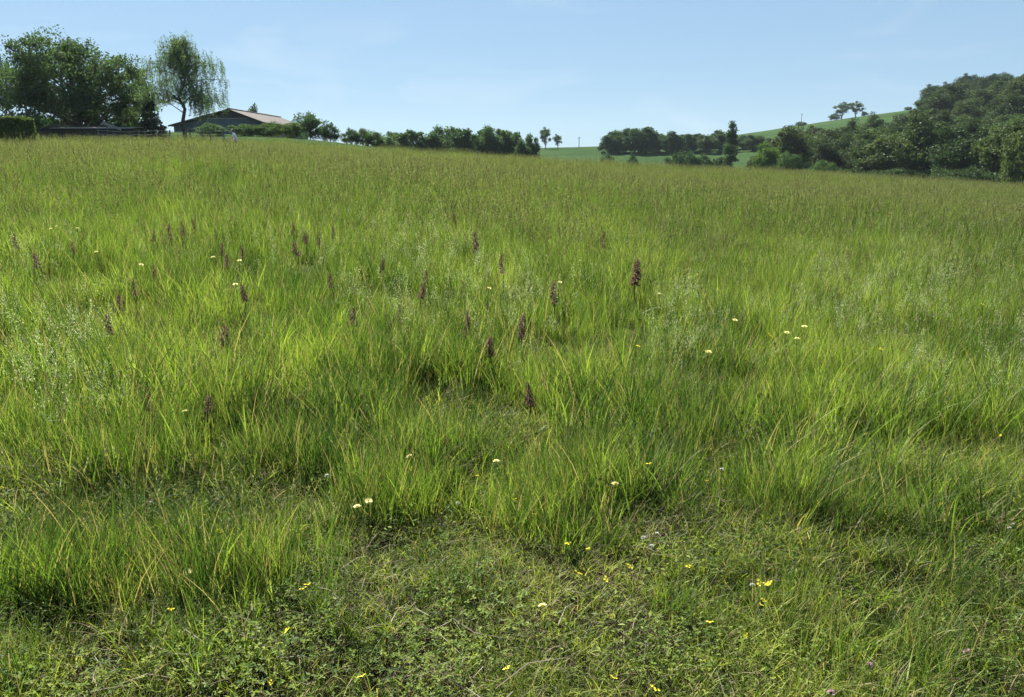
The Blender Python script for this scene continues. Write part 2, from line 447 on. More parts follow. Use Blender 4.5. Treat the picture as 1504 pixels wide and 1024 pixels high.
def broadleaf(seed, height=9., width=9., base=.18, clumps=46, per=110, leaf=.34, trunk_r=.22, limbs=14, shape='round', mat=None,
              flat=.75, gap=0.0, clump_r=.2, dome=1.0):
    """returns (trunk mesh, crown mesh): limbs carry leaf clumps spread through an uneven crown"""
    rng = np.random.default_rng(seed)
    R = width / 2; hz = height * (1 - base) / 2; zc = height * base + hz
    cs, rs = [], []
    tries = 0
    while len(cs) < clumps and tries < clumps * 60:
        tries += 1
        d = unit(rng.normal(size=3))
        if shape == 'column':
            z = rng.uniform(0, 1); rr = R * (math.sin(math.pi * min(1, z * .93 + .1)) ** .6) * rng.uniform(.2, .8)
            an = rng.uniform(0, 6.283); c = np.array([math.cos(an) * rr, math.sin(an) * rr, height * (base + (1 - base) * z * .97)])
            r = R * rng.uniform(.35, .6)
        elif shape == 'cone':
            z = rng.uniform(0, 1); rr = R * (1 - z) * rng.uniform(.4, .95) + .1
            an = rng.uniform(0, 6.283); c = np.array([math.cos(an) * rr, math.sin(an) * rr, height * (base + (1 - base) * z * .96)])
            r = R * rng.uniform(.18, .32) * (1.1 - .6 * z)
        else:
            if d[2] < -.55 and rng.uniform() < .7: continue
            out = 1 + .22 * math.sin(3 * math.atan2(d[1], d[0]) + seed) * (1 - abs(d[2])) + .16 * math.sin(5 * d[2] + 2 * d[0] * 3 + seed * 1.7)
            rad = rng.uniform(.42, .92) ** .75 * out
            zz = d[2] * rad
            if zz < 0: zz *= dome
            c = np.array([d[0] * R * rad, d[1] * R * rad, zc + zz * hz])
            r = min(R, hz) * clump_r * rng.uniform(.7, 1.45)
            if gap and any(np.linalg.norm(c - k) < r * gap for k in cs): continue
        cs.append(c); rs.append(r)
    Vs, As = [], []
    for c, r in zip(cs, rs):
        k = max(12, int(per * rng.uniform(.6, 1.4)))
        q = unit(rng.normal(size=(k, 3))) * (rng.uniform(0, 1, (k, 1)) ** .45) * r * np.array([1.15, 1.15, flat]) + c
        q += rng.normal(size=(k, 3)) * r * .14
        tint = rng.uniform(.15, .85) * .6 + rng.uniform(0, .4, k)
        V, A = leaf_quads(rng, q, leaf, .62, tint=tint); Vs.append(V); As.append(A)
    crown = quads_mesh('crown', np.concatenate(Vs), mat or M_LEAF, np.concatenate(As))
    tb = MB()
    top = np.array([rng.normal() * .2, rng.normal() * .2, height * (.93 if shape in ('column', 'cone') else .72)])
    tr = wander(rng, (0, 0, -.4), top, 8, .025)
    tb.tube(tr, np.linspace(trunk_r * 1.15, trunk_r * .22, 8), 8)
    for c, r in list(zip(cs, rs))[:limbs]:
        s = np.clip((c[2] - height * .12) / height * .75, .15, .9) * 7
        i = int(s); p = tr[i] + (tr[min(i + 1, 7)] - tr[i]) * (s - i)
        pts = wander(rng, p, c, 5, .07)
        tb.tube(pts, np.linspace(trunk_r * .42, .03, 5), 5)
        for k in range(2):
            e = c + unit(rng.normal(size=3)) * r * .9
            tb.tube(wander(rng, pts[3], e, 4, .08), np.linspace(.05, .012, 4), 4)
    return tb.mesh('trunk', M_BARK), crown

def weeping_birch(seed, height, width, leaf=.125):
    rng = np.random.default_rng(seed)
    tb = MB(); R = width / 2
    tr = wander(rng, (0, 0, -.4), (.35, .1, height * .93), 9, .018)
    tb.tube(tr, np.linspace(.24, .03, 9), 8)
    Vs, As = [], []
    for k in range(150):
        z0 = rng.uniform(.34, .95); s = z0 * 8; i = min(int(s), 7); p = tr[i] + (tr[i + 1] - tr[i]) * (s - i)
        an = rng.uniform(0, 6.283)
        reach = R * math.sin(math.pi * ((1 - z0) * .80 + .015)) ** .75 * rng.uniform(.3, 1.0)
        e = p + np.array([math.cos(an) * reach, math.sin(an) * reach, rng.uniform(.05, .16) * height * (1.05 - z0) + .2])
        if k < 42:
            mid = (p + e) / 2 + np.array([0, 0, .35])
            tb.tube(np.array([p, mid, e]), [.055, .035, .012], 5)
        br = rng.uniform(0, 1)
        for j in range(rng.integers(10, 17)):
            w = rng.uniform(.35, 1.08)
            a0 = p + (e - p) * w + rng.normal(size=3) * .32
            ln = rng.uniform(.4, 1.35) * (.5 + .6 * w) * (1.25 - .6 * z0) * (1.15 if math.cos(an) > 0 else .85)
            n = int(ln * 24)
            q = np.linspace(0, 1, n)[:, None]
            sw = rng.normal(size=3) * .12 * np.array([1, 1, 0])
            C = a0 + sw * q + np.array([0, 0, -1]) * q * ln + rng.normal(size=(n, 3)) * .09
            C = C[C[:, 2] > np.where(C[:, 0] < .9, 4.7 - .3 * np.abs(C[:, 0]), 1.3 + .15 * rng.uniform(0, 6))]
            if len(C) == 0: continue
            tb.tube([a0 + (e - a0) * .02, a0 + sw * .5 + np.array([0, 0, -.5 * ln]), a0 + sw + np.array([0, 0, C[-1, 2] - a0[2]])], [.014, .009, .005], 3)
            V, A = leaf_quads(rng, C, leaf, .62, axis=(0, 0, -1), spread=1.1, tint=br * .5 + rng.uniform(0, .5, len(C)))
            Vs.append(V); As.append(A)
    return tb.mesh('trunk', M_BARK), quads_mesh('crown', np.concatenate(Vs), M_BIRCH, np.concatenate(As))

def put_tree(name, meshes, x, y, label, cat='tree', group=None, s=(1, 1, 1), rz=0.0, col=(1, 1, 1), sink=0.1):
    r = empty(name, (x, y, Hs(x, y) - sink), rz)
    if isinstance(s, (int, float)): s = (s, s, s)
    r.scale = s
    for nm, me in zip(('trunk', 'crown'), meshes):
        o = bpy.data.objects.new(nm, me); COL.objects.link(o); o.parent = r; o.color = (*col, 1)
    tag(r, label, cat, group)
    return r
def xy(u, y): return (u - 752.0) / 1169.0 * y, y

# generic kinds shared by the copies
KIND_ROUND = [broadleaf(100 + i, 9.5, 9.2, .0, 84, 130, .40, .24, 12, clump_r=.22) for i in range(4)]
KIND_TALL = [broadleaf(120 + i, 11.5, 7.6, .0, 84, 120, .40, .22, 12, clump_r=.25) for i in range(3)]
KIND_FAR = [broadleaf(140 + i, 10., 8.5, .0, 80, 110, .5, .24, 12, clump_r=.24) for i in range(4)]
KIND_BUSH = [broadleaf(160 + i, 3.2, 4.2, -.1, 50, 100, .22, .07, 8, clump_r=.3) for i in range(3)]
KIND_SPARSE = [broadleaf(180 + i, 9., 6.8, .22, 34, 80, .46, .26, 17, clump_r=.26) for i in range(2)]

# the group of garden trees at left
x, y = xy(122, 79)
BIG = broadleaf(7, 10.6, 13.2, -.02, 230, 170, .24, .34, 60, clump_r=.16, gap=.45, dome=1.0)
put_tree('walnut_tree', BIG, x, y, 'largest broad dark tree of the garden at left, with an open domed crown')
x, y = xy(4, 84)
put_tree('garden_tree', broadleaf(8, 8.6, 7.0, .05, 60, 120, .24, .22, 16, clump_r=.2), x, y, 'dark tree cut by the left edge behind the clipped hedge', col=(.8, .85, .85))
x, y = xy(206, 88)
put_tree('garden_tree', broadleaf(9, 8.2, 4.6, .05, 50, 120, .24, .2, 16, clump_r=.22), x, y, 'lighter green tree between the largest dark tree and the weeping birch', col=(1.15, 1.15, 1.1))
x, y = xy(228, 77)
put_tree('conifer', broadleaf(10, 5.0, 3.4, .02, 90, 90, .17, .14, 14, shape='cone', mat=M_YEW, flat=.5), x, y, 'small almost black conifer just left of the weeping birch')
x, y = xy(274, 78)
put_tree('weeping_birch', weeping_birch(12, 11.0, 10.0), x, y, 'weeping birch with bare lower trunk and hanging leaf curtains', col=(1.45, 1.55, 1.65))

# clipped hedge
def make_hedge():
    rng = np.random.default_rng(31)
    x0, y0 = xy(20, 60)
    r = empty('clipped_hedge', (x0 - 1.1, y0, Hs(x0 - 1.1, y0)))
    LX, LY, LZ = 5.2, 1.5, 2.2
    n = 30000
    p = rng.uniform(-.5, .5, (n, 3))
    face = rng.integers(0, 6, n)
    for k in range(n):
        ax = face[k] // 2
        if rng.uniform() < .8: p[k, ax] = (.5 if face[k] % 2 else -.5) - rng.uniform(0, .07) * (1 if face[k] % 2 else -1)
    w = np.abs(p) * 2
    p *= np.array([LX, LY, LZ]); p[:, 2] += LZ / 2
    rnd = ((w[:, 0] > .94) & (w[:, 2] > .9))
    p[rnd, 2] -= .12
    p += rng.normal(size=(n, 3)) * .03
    V, A = leaf_quads(rng, p, .17, .65, tint=rng.uniform(0, 1, n))
    o = bpy.data.objects.new('foliage', quads_mesh('foliage', V, M_HEDGE, A)); COL.objects.link(o); o.parent = r
    st = MB()
    for k in range(9):
        xs = -2.8 + k * .7
        st.tube(wander(rng, (xs, 0, -.2), (xs + rng.normal() * .2, rng.normal() * .2, 2.1), 5, .04), np.linspace(.06, .02, 5), 6)
    st.build('stems', M_BARK, r)
    tag(r, 'clipped rectangular hedge with sunlit top at the left edge', 'hedge')
make_hedge()

# ------------------------------------------------------------------ far trees
def bounds(meshes):
    me = meshes[1]; v = np.zeros(len(me.vertices) * 3, np.float32); me.vertices.foreach_get('co', v); v = v.reshape(-1, 3)
    hi = np.percentile(v, 99.7, axis=0); lo = np.percentile(v, .3, axis=0)
    return hi[2], (hi[0] - lo[0] + hi[1] - lo[1]) / 2
_bd = {}
def fit_tree(name, meshes, u, vtop, wpx, y, label, group=None, cat='tree', col=(1, 1, 1), minh=1.0):
    k = meshes[1].name
    if k not in _bd: _bd[k] = bounds(meshes)
    mh, mw = _bd[k]
    x = (u - 752.0) / 1169.0 * y
    g = Hs(x, y)
    h = max(minh, float(at(u, vtop, y)[2]) - g)
    w = wpx / 1169.0 * y / mw
    return put_tree(name, meshes, x, y, label, cat, group, (w, w, (h + .1) / mh), random.uniform(0, 6.28), col)
ORD = ['first', 'second', 'third', 'fourth', 'fifth', 'sixth', 'seventh', 'eighth', 'ninth', 'tenth', 'eleventh', 'twelfth', 'thirteenth',
       'fourteenth', 'fifteenth', 'sixteenth', 'seventeenth', 'eighteenth', 'nineteenth', 'twentieth', 'twenty-first', 'twenty-second', 'twenty-third', 'twenty-fourth', 'twenty-fifth']
ORD += ['%sth' % k for k in range(26, 60)]

# hedgerow of trees on the skyline left of centre
row = [(566, 198, 30, 150), (584, 193, 34, 155), (607, 191, 34, 160), (631, 194, 32, 160), (656, 185, 36, 165), (676, 187, 32, 160), (691, 194, 26, 165),
       (707, 191, 30, 170), (725, 186, 36, 165), (739, 190, 28, 170), (755, 194, 28, 165), (768, 206, 20, 160), (779, 197, 20, 172)]
for k, (u, v, w, y) in enumerate(row):
    fit_tree('hedgerow_tree', KIND_FAR[k % 4], u, v + 1.5, w * 1.45, y, '%s tree from the left in the skyline hedgerow left of centre' % ORD[k],
             'hedgerow trees on the skyline', col=random.choice([(1.0, 1.1, 1.15), (1.25, 1.3, 1.2), (.9, 1.0, 1.1)]))
# tree belt on the far slope
belt = [(893, 199, 20), (905, 192, 24), (919, 191, 24), (932, 189, 24), (949, 187, 26), (966, 197, 20), (987, 194, 22), (1001, 198, 20), (1016, 197, 22),
        (1036, 198, 22), (1057, 192, 24), (1089, 199, 24), (1107, 199, 22), (1121, 203, 18)]
for k, (u, v, w) in enumerate(belt):
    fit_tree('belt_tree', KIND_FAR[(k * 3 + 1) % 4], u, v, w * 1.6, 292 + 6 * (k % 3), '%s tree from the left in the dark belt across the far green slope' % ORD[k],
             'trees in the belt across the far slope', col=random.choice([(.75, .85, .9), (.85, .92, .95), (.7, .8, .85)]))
for k in range(12):       # second row of the same belt
    u = 899 + k * 19.5
    fit_tree('belt_tree', KIND_FAR[(k * 5 + 2) % 4], u, 198 + (k % 3) * 2, 22, 304 + 3 * (k % 2), 'tree in the back row of the belt across the far green slope',
             'trees in the back row of the belt', col=(.75, .85, .9))
POPLAR = broadleaf(61, 12.5, 3.0, .04, 60, 80, .34, .2, 10, shape='column')
fit_tree('poplar', POPLAR, 1072, 179, 22, 190, 'tall slim columnar poplar standing before the far tree belt', col=(.8, .88, .9))
for u, v, w, y, lb in [(801, 187, 17, 340, 'taller of the two lone trees on the skyline right of centre'), (819, 197, 13, 345, 'smaller of the two lone trees on the skyline right of centre')]:
    fit_tree('lone_tree', KIND_SPARSE[int(u) % 2], u, v, w, y, lb, 'two lone trees on the skyline')
for u, v, w, y, lb in [(1230, 150, 24, 500, 'left tree of the pair on the right hill ridge'), (1250, 149, 22, 505, 'right tree of the pair on the right hill ridge')]:
    fit_tree('ridge_tree', KIND_SPARSE[int(u) % 2], u, v, w, y, lb, 'pair of trees on the right hill ridge')
shrubs = [(891, 227, 20, 205, 'left of the two small dark bushes on the far green field'), (929, 226, 16, 205, 'right of the two small dark bushes on the far green field'),
          (994, 226, 26, 195, 'left bush of the long dark thicket before the tree belt'), (1013, 222, 30, 195, 'middle bush of the long dark thicket before the tree belt'),
          (1034, 226, 26, 195, 'right bush of the long dark thicket before the tree belt'), (1056, 231, 24, 193, 'low bush at the foot of the slim poplar'),
          (1172, 179, 16, 480, 'small bush by the thin pole on the right hill ridge'), (1220, 166, 14, 498, 'low bush at the foot of the ridge trees, left side'),
          (1263, 164, 8, 498, 'small pointed bush just right of the ridge tree pair'), (1325, 157, 10, 505, 'lone small bush on the bare ridge below the upper wood'),
          (1157, 185, 6, 485, 'tiny bush left of the thin pole on the ridge')]
for k, (u, v, w, y, lb) in enumerate(shrubs):
    fit_tree('bush', KIND_BUSH[k % 3], u, v, w * 1.15, y, lb, 'bushes on the far slopes', 'bush', (.62, .75, .75), .8)
near_bush = [(458, 166, 44, 103, (.95, 1.05, 1.05), 'tall grey green bush right of the farm building'), (487, 181, 28, 104, (.8, .92, .95), 'lower dark bush beside the tall grey green one'),
             (428, 180, 34, 99, (1.25, 1.15, .8), 'yellowish shrub against the right end of the farm building'), (405, 179, 26, 99, (1.1, 1.1, .8), 'small shrub under the eaves of the farm building'),
             (516, 189, 26, 106, (.95, .95, .95), 'first small bush of the low row right of the tall bush'), (534, 189, 24, 107, (1.1, .95, .75), 'brownish bush of the low row right of the tall bush'),
             (550, 193, 24, 106, (1.2, 1.25, .9), 'pale green bush ending the low row beside the hedgerow'), (380, 154, 28, 132, (.8, .9, 1.0), 'treetop showing above the farm building roof'),
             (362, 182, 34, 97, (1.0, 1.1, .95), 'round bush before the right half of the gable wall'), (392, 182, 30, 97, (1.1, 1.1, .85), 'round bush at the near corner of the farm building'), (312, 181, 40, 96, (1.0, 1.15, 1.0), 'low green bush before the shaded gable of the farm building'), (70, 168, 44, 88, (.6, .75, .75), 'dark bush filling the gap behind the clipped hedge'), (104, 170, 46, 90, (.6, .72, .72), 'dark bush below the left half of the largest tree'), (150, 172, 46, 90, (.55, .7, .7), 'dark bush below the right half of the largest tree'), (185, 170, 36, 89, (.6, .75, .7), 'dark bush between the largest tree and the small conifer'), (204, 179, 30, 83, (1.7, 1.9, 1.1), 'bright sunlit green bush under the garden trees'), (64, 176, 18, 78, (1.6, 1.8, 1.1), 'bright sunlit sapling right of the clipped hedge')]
for k, (u, v, w, y, c, lb) in enumerate(near_bush):
    fit_tree('bush', KIND_BUSH[k % 3], u, v, w * 1.1, y, lb, None, 'bush', c, .8)

# the wood climbing the hill at right
fr_t = np.array([.30, .36, .45, .55, .65, .85]); fr_y = np.array([185., 168, 148, 138, 130, 122])
bk_y = np.array([190., 222, 262, 440, 480, 480])
rng = np.random.default_rng(77)
spots = []
for _ in range(6000):
    t = rng.uniform(.305, .76); f = np.interp(t, fr_t, fr_y); b = np.interp(t, fr_t, bk_y)
    if t < .512: b = min(b, 300)
    y = f + (b - f) * rng.uniform(0, 1) ** 1.0
    x = t * y
    if t < .512:
        u = 752 + 1169 * t; lim = at(u, np.interp(u, [1100, 1200, 1260, 1300, 1345], [214, 182, 178, 174, 166]), y)[2]
        if Hs(x, y) + 9.4 > lim and y > f + 8: continue
    sp = 7.2 if y < 200 else 9.0 if y < 300 else 11.5
    if all((x - p[0]) ** 2 + (y - p[1]) ** 2 > sp * sp for p in spots): spots.append((x, y))
spots.sort(key=lambda p: p[1])
n_front = 0
for k, (x, y) in enumerate(spots):
    t = x / y; f = np.interp(t, fr_t, fr_y)
    front = y < f + 6
    kind = (KIND_ROUND + KIND_TALL)[rng.integers(0, 7)]
    sc = rng.uniform(.8, 1.12) * (1.0 if y < 250 else 1.15)
    if t < .345: sc *= .62
    g = rng.uniform(.6, 1.4); yl = rng.uniform(.85, 1.25)
    up = y > 330 and t < .62
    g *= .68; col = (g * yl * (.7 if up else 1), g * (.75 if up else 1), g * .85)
    if front: lb, gp = None, 'trees along the front edge of the right hand wood'
    elif up: lb, gp = 'dark treetop in the upper wood on the crest of the right hill', 'trees of the upper wood on the hill crest'
    else: lb, gp = 'broadleaf treetop in the dense wood climbing the right hillside', 'trees of the wood on the right hillside'
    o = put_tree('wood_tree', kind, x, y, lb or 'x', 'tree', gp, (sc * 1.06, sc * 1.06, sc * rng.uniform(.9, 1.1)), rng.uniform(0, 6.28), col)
    if front: o['front'] = t
fronts = sorted([o for o in COL.objects if 'front' in o.keys()], key=lambda o: o['front'])
for k, o in enumerate(fronts):
    o['label'] = '%s tree from the left along the front edge of the right hand wood' % ORD[k]; del o['front']
fit_tree('bush', KIND_ROUND[1], 1127, 211, 46, 168, 'rounded light green bush at the left end of the right hand wood', None, 'bush', (1.5, 1.55, .9))
fit_tree('bush', KIND_ROUND[2], 1160, 226, 40, 160, 'low grey green bush in front of the wood, beside the light green one', None, 'bush', (.95, 1.05, .9))
fit_tree('bush', KIND_BUSH[2], 1215, 236, 40, 146, 'pale low bush at the foot of the right hand wood', None, 'bush', (1.2, 1.2, 1.1))
fit_tree('yellow_leaved_tree', KIND_ROUND[3], 1500, 186, 62, 124, 'yellower leaved tree at the right edge before the dark wood', None, 'tree', (1.25, 1.05, .75))
# under-storey that closes the foot of the wood
for k in range(26):
    u = 1150 + k * 15 + rng.uniform(-4, 4); t = (u - 752) / 1169; y = float(np.interp(t, fr_t, fr_y)) - 3 + rng.uniform(-1, 3)
    put_tree('undergrowth_bush', KIND_BUSH[k % 3], t * y, y, '%s low bush from the left along the foot of the right hand wood' % ORD[k], 'bush', 'bushes along the foot of the wood',
             (1.2, 1.2, rng.uniform(.9, 1.25)), rng.uniform(0, 6), (.7, .75, .7))

# ------------------------------------------------------------------ farm building, shelter, fence, poles
M_WALL = solid('rendered wall', (.11, .125, .15), .9, .15, 3, .1)
M_CLAD = solid('dark boarded gable', (.085, .07, .065), .9, .3, 6, .3, (6, 1, .4))
M_ROOF = solid('weathered fibre cement roof', (.046, .037, .031), .85, .22, 2.2, .15, (.5, 6, 1))
M_PALE = solid('pale timber', (.24, .225, .21), .8, .2, 12, .2)
M_WOOD = solid('grey fence timber', (.11, .095, .08), .9, .3, 14, .4, (1, 1, .2))
M_WIRE = solid('galvanised wire', (.35, .35, .34), .5, .1, 5)
M_DARK = solid('dark weathered boards', (.05, .042, .036), .9, .3, 6, .3)
def make_house():
    D = 105.0
    P = at(335, 160, D); E = at(388, 179.5, D); L = at(246, 184, D)
    gz = 3.6
    r = empty('farm_building', (P[0], D, gz), math.radians(-2))
    pz, ez, lz = P[2] - gz, E[2] - gz, L[2] - gz
    ex, lx = E[0] - P[0], L[0] - P[0]
    ln = 21.0
    # walls: gable at y = 0, set in under the overhang
    w = MB()
    a = .45
    def zr(x): return pz + (ez - pz) * x / ex if x > 0 else pz + (lz - pz) * x / lx
    xs = [lx + a, 0, ex - a]
    w.add([(xs[0], .5, -1), (xs[2], .5, -1), (xs[2], .5, zr(xs[2]) - .22), (0, .5, pz - .22), (xs[0], .5, zr(xs[0]) - .22)], [(0, 1, 2, 3, 4)])
    w.add([(xs[2], .5, -1), (xs[2], ln, -1), (xs[2], ln, zr(xs[2]) - .22), (xs[2], .5, zr(xs[2]) - .22)], [(0, 1, 2, 3)])
    w.add([(xs[0], .5, -1), (xs[0], ln, -1), (xs[0], ln, zr(xs[0]) - .22), (xs[0], .5, zr(xs[0]) - .22)], [(3, 2, 1, 0)])
    w.add([(xs[0], ln, -1), (xs[2], ln, -1), (xs[2], ln, zr(xs[2]) - .22), (0, ln, pz - .22), (xs[0], ln, zr(xs[0]) - .22)], [(4, 3, 2, 1, 0)])
    w.build('wall', M_WALL, r)
    # two roof slopes, each a thick ribbed sheet
    for (x1, z1) in ((ex, ez), (lx, lz)):
        m = MB(); n = 22
        for k in range(n):
            y0, y1 = ln * k / n - .1, ln * (k + 1) / n - .1
            lift = .025 if k % 2 else 0.0
            m.add([(0, y0, pz + lift), (x1, y0, z1 + lift), (x1, y1, z1 + lift), (0, y1, pz + lift),
                   (0, y0, pz - .12), (x1, y0, z1 - .12), (x1, y1, z1 - .12), (0, y1, pz - .12)],
                  [(0, 1, 2, 3), (7, 6, 5, 4), (0, 4, 5, 1), (1, 5, 6, 2), (2, 6, 7, 3), (3, 7, 4, 0)])
        ro = m.build('roof', M_ROOF, r)
        f = MB()
        L2 = math.hypot(x1, z1 - pz); an = math.atan2(z1 - pz, x1)
        R = Matrix.Rotation(-an, 3, 'Y')
        f.box((x1 / 2, -.14, (pz + z1) / 2 - .09), (L2, .05, .2), R)
        f.build('verge_board', M_DARK, ro)
    rc = MB(); rc.tube([(0, -.12, pz + .02), (0, ln, pz + .02)], [.13, .13], 8); rc.build('ridge_cap', M_ROOF, r)
    g = MB(); g.tube([(ex + .06, 0, ez - .06), (ex + .06, ln, ez - .06)], [.08, .08], 8); g.build('gutter', M_WALL, r)
    # boarded gable over a pale beam
    zb = at(345, 173, D)[2] - gz
    xb0 = lx * (pz - .3 - zb) / (pz - lz); xb1 = ex * (pz - .3 - zb) / (pz - ez)
    nb = 22
    for k in range(nb):
        x0 = xb0 + (xb1 - xb0) * k / nb + .015; x1 = xb0 + (xb1 - xb0) * (k + 1) / nb - .015
        if min(zr(x0), zr(x1)) - .3 <= zb + .1: continue
        m = MB()
        m.add([(x0, .44, zb), (x1, .44, zb), (x1, .44, zr(x1) - .26), (x0, .44, zr(x0) - .26), (x0, .49, zb), (x1, .49, zb), (x1, .49, zr(x1) - .26), (x0, .49, zr(x0) - .26)],
              [(0, 1, 2, 3), (0, 4, 5, 1), (1, 5, 6, 2), (3, 2, 6, 7), (0, 3, 7, 4)])
        m.build('gable_board', M_CLAD, r)
    m = MB(); m.box(((xb0 + xb1) / 2, .42, zb - .07), (xb1 - xb0, .1, .13)); m.build('beam', M_PALE, r)
    # door and window in the shaded gable
    d = MB(); d.box((ex * .35, .47, 1.1), (1.0, .06, 2.3)); do = d.build('door', M_DARK, r)
    h = MB(); h.box((ex * .35 + .38, .42, 1.1), (.05, .05, .16)); h.build('handle', M_PALE, do)
    for wx in (-2.2, -5.2):
        f = MB(); f.box((wx, .47, 1.5), (1.3, .06, .9)); wf = f.build('window', M_PALE, r)
        p = MB(); p.box((wx, .435, 1.5), (1.14, .02, .74)); p.build('pane', M_DARK, wf)
    tag(r, 'low farm building with tan roof and shaded gable beyond the birch', 'building')
make_house()

def make_shelter():
    D = 75.0
    xa = at(78, 190, D)[0]; xb = at(192, 190, D)[0]; g = Hs((xa + xb) / 2, D)
    ztop = at(130, 187.5, D)[2] - g
    r = empty('low_shelter', ((xa + xb) / 2, D, g)); w = (xb - xa)
    b = MB(); n = 24
    for k in range(n):
        m = MB(); m.box((-w / 2 + w * (k + .5) / n, 0, ztop / 2 - .12), (w / n - .02, .03, ztop + .1)); m.build('board', M_DARK, r)
    m = MB(); m.box((0, 1.1, ztop / 2 - .1), (w - .1, 2.0, ztop)); m.build('body', M_DARK, r)
    m = MB(); m.box((0, .95, ztop + .03), (w + .3, 2.5, .05), Matrix.Rotation(math.radians(4), 3, 'X')); ro = m.build('roof', M_PALE, r)
    m = MB(); m.box((0, -.31, ztop - .06), (w + .3, .03, .09)); m.build('edge_trim', M_PALE, ro)
    tag(r, 'long low dark shelter with pale roof edge under the largest tree', 'shed')
    x2 = at(64, 190, D)[0]; r2 = empty('small_lean_to', (x2, D + .2, Hs(x2, D)))
    zt = at(74, 184, D)[2] - Hs(x2, D)
    m = MB(); m.box((0, .5, zt / 2 - .15), (1.2, 1.0, zt - .2)); m.build('body', M_DARK, r2)
    m = MB(); m.box((0, .45, zt - .18), (1.55, 1.3, .05), Matrix.Rotation(math.radians(-20), 3, 'Y')); m.build('roof', M_PALE, r2)
    tag(r2, 'tiny lean-to with sloping pale roof between hedge and long shelter', 'shed')
    p0 = at(150, 180, D - .6); p1 = at(178, 190.5, D - .6)
    m = MB(); c = (p0 + p1) / 2; an = math.atan2(p1[2] - p0[2], p1[0] - p0[0])
    rr = empty('leaning_plank', (c[0], c[1], c[2]))
    m.box((0, 0, 0), (np.linalg.norm(p1 - p0), .05, .22), Matrix.Rotation(-an, 3, 'Y')); m.build('board', M_PALE, rr)
    b = MB(); b.box((-.5, .12, -.55), (.07, .07, 1.9)); b.build('prop', M_WOOD, rr)
    tag(rr, 'pale plank sloping down to the right above the long low shelter', 'plank')
make_shelter()

def make_fence():
    D = 72.5
    us = [150, 172, 195, 208, 217, 234, 253, 283, 301, 312, 331, 348]
    x0, y0 = xy(us[0], D); r = empty('wire_fence', (x0, y0, Hs(x0, y0)))
    tops = []
    for k, u in enumerate(us):
        x, y = xy(u, D + (k % 3) * .1); z = Hs(x, y); h = at(u, 190 + (k * 7 % 5) * .6, D)[2] - z
        m = MB(); m.tube([(0, 0, -.3), (random.uniform(-.04, .04), 0, h * .5), (random.uniform(-.06, .06), 0, h)], [.085, .08, .07], 8)
        o = m.build('post', M_WOOD, r); o.location = (x - x0, y - y0, z - r.location.z)
        tops.append((x - x0, y - y0, z - r.location.z + h))
    for dz in (.1, .4, .7):
        m = MB(); m.tube([(a, b - .09, c - dz) for a, b, c in tops], [.012] * len(tops), 4); m.build('wire', M_WIRE, r)
    tag(r, 'low post and wire fence at the top of the meadow by the birch', 'fence')
make_fence()
for u, v, y, lb in ((850, 201, 345, 'thin pole on the skyline of the far green field'), (1172, 167, 482, 'thin pole on the right hill ridge above a small bush')):
    x, _ = xy(u, y); g = Hs(x, y); h = at(u, v, y)[2] - g
    r = empty('utility_pole', (x, y, g))
    m = MB(); m.tube([(0, 0, -.5), (0, 0, h)], [.16, .11], 8); m.build('post', M_WOOD, r)
    m = MB(); m.box((0, 0, h - .5), (1.4, .1, .12)); m.build('crossarm', M_WOOD, r)
    tag(r, lb, 'pole', 'thin poles')

# ------------------------------------------------------------------ person
def skin_obj(name, pts, edges, rad, mat, parent, sub=2):
    me = bpy.data.meshes.new(name)
    me.from_pydata([tuple(p) for p in pts], edges, [])
    me.materials.append(mat)
    o = bpy.data.objects.new(name, me); COL.objects.link(o); o.parent = parent
    sk = o.modifiers.new('skin', 'SKIN'); sk.use_smooth_shade = True
    if not me.skin_vertices: me.attributes  # layer is made by the modifier's setup below
    if len(me.skin_vertices) == 0:
        bpy.context.view_layer.objects.active = o
        bpy.ops.object.mode_set(mode='EDIT'); bpy.ops.mesh.select_all(action='SELECT')
        bpy.ops.mesh.customdata_skin_add() if bpy.ops.mesh.customdata_skin_add.poll() else None
        bpy.ops.object.mode_set(mode='OBJECT')
    for i, rr in enumerate(rad):
        me.skin_vertices[0].data[i].radius = rr if isinstance(rr, tuple) else (rr, rr)
        me.skin_vertices[0].data[i].use_root = (i == 0)
    ss = o.modifiers.new('smooth', 'SUBSURF'); ss.levels = sub; ss.render_levels = sub
    return o
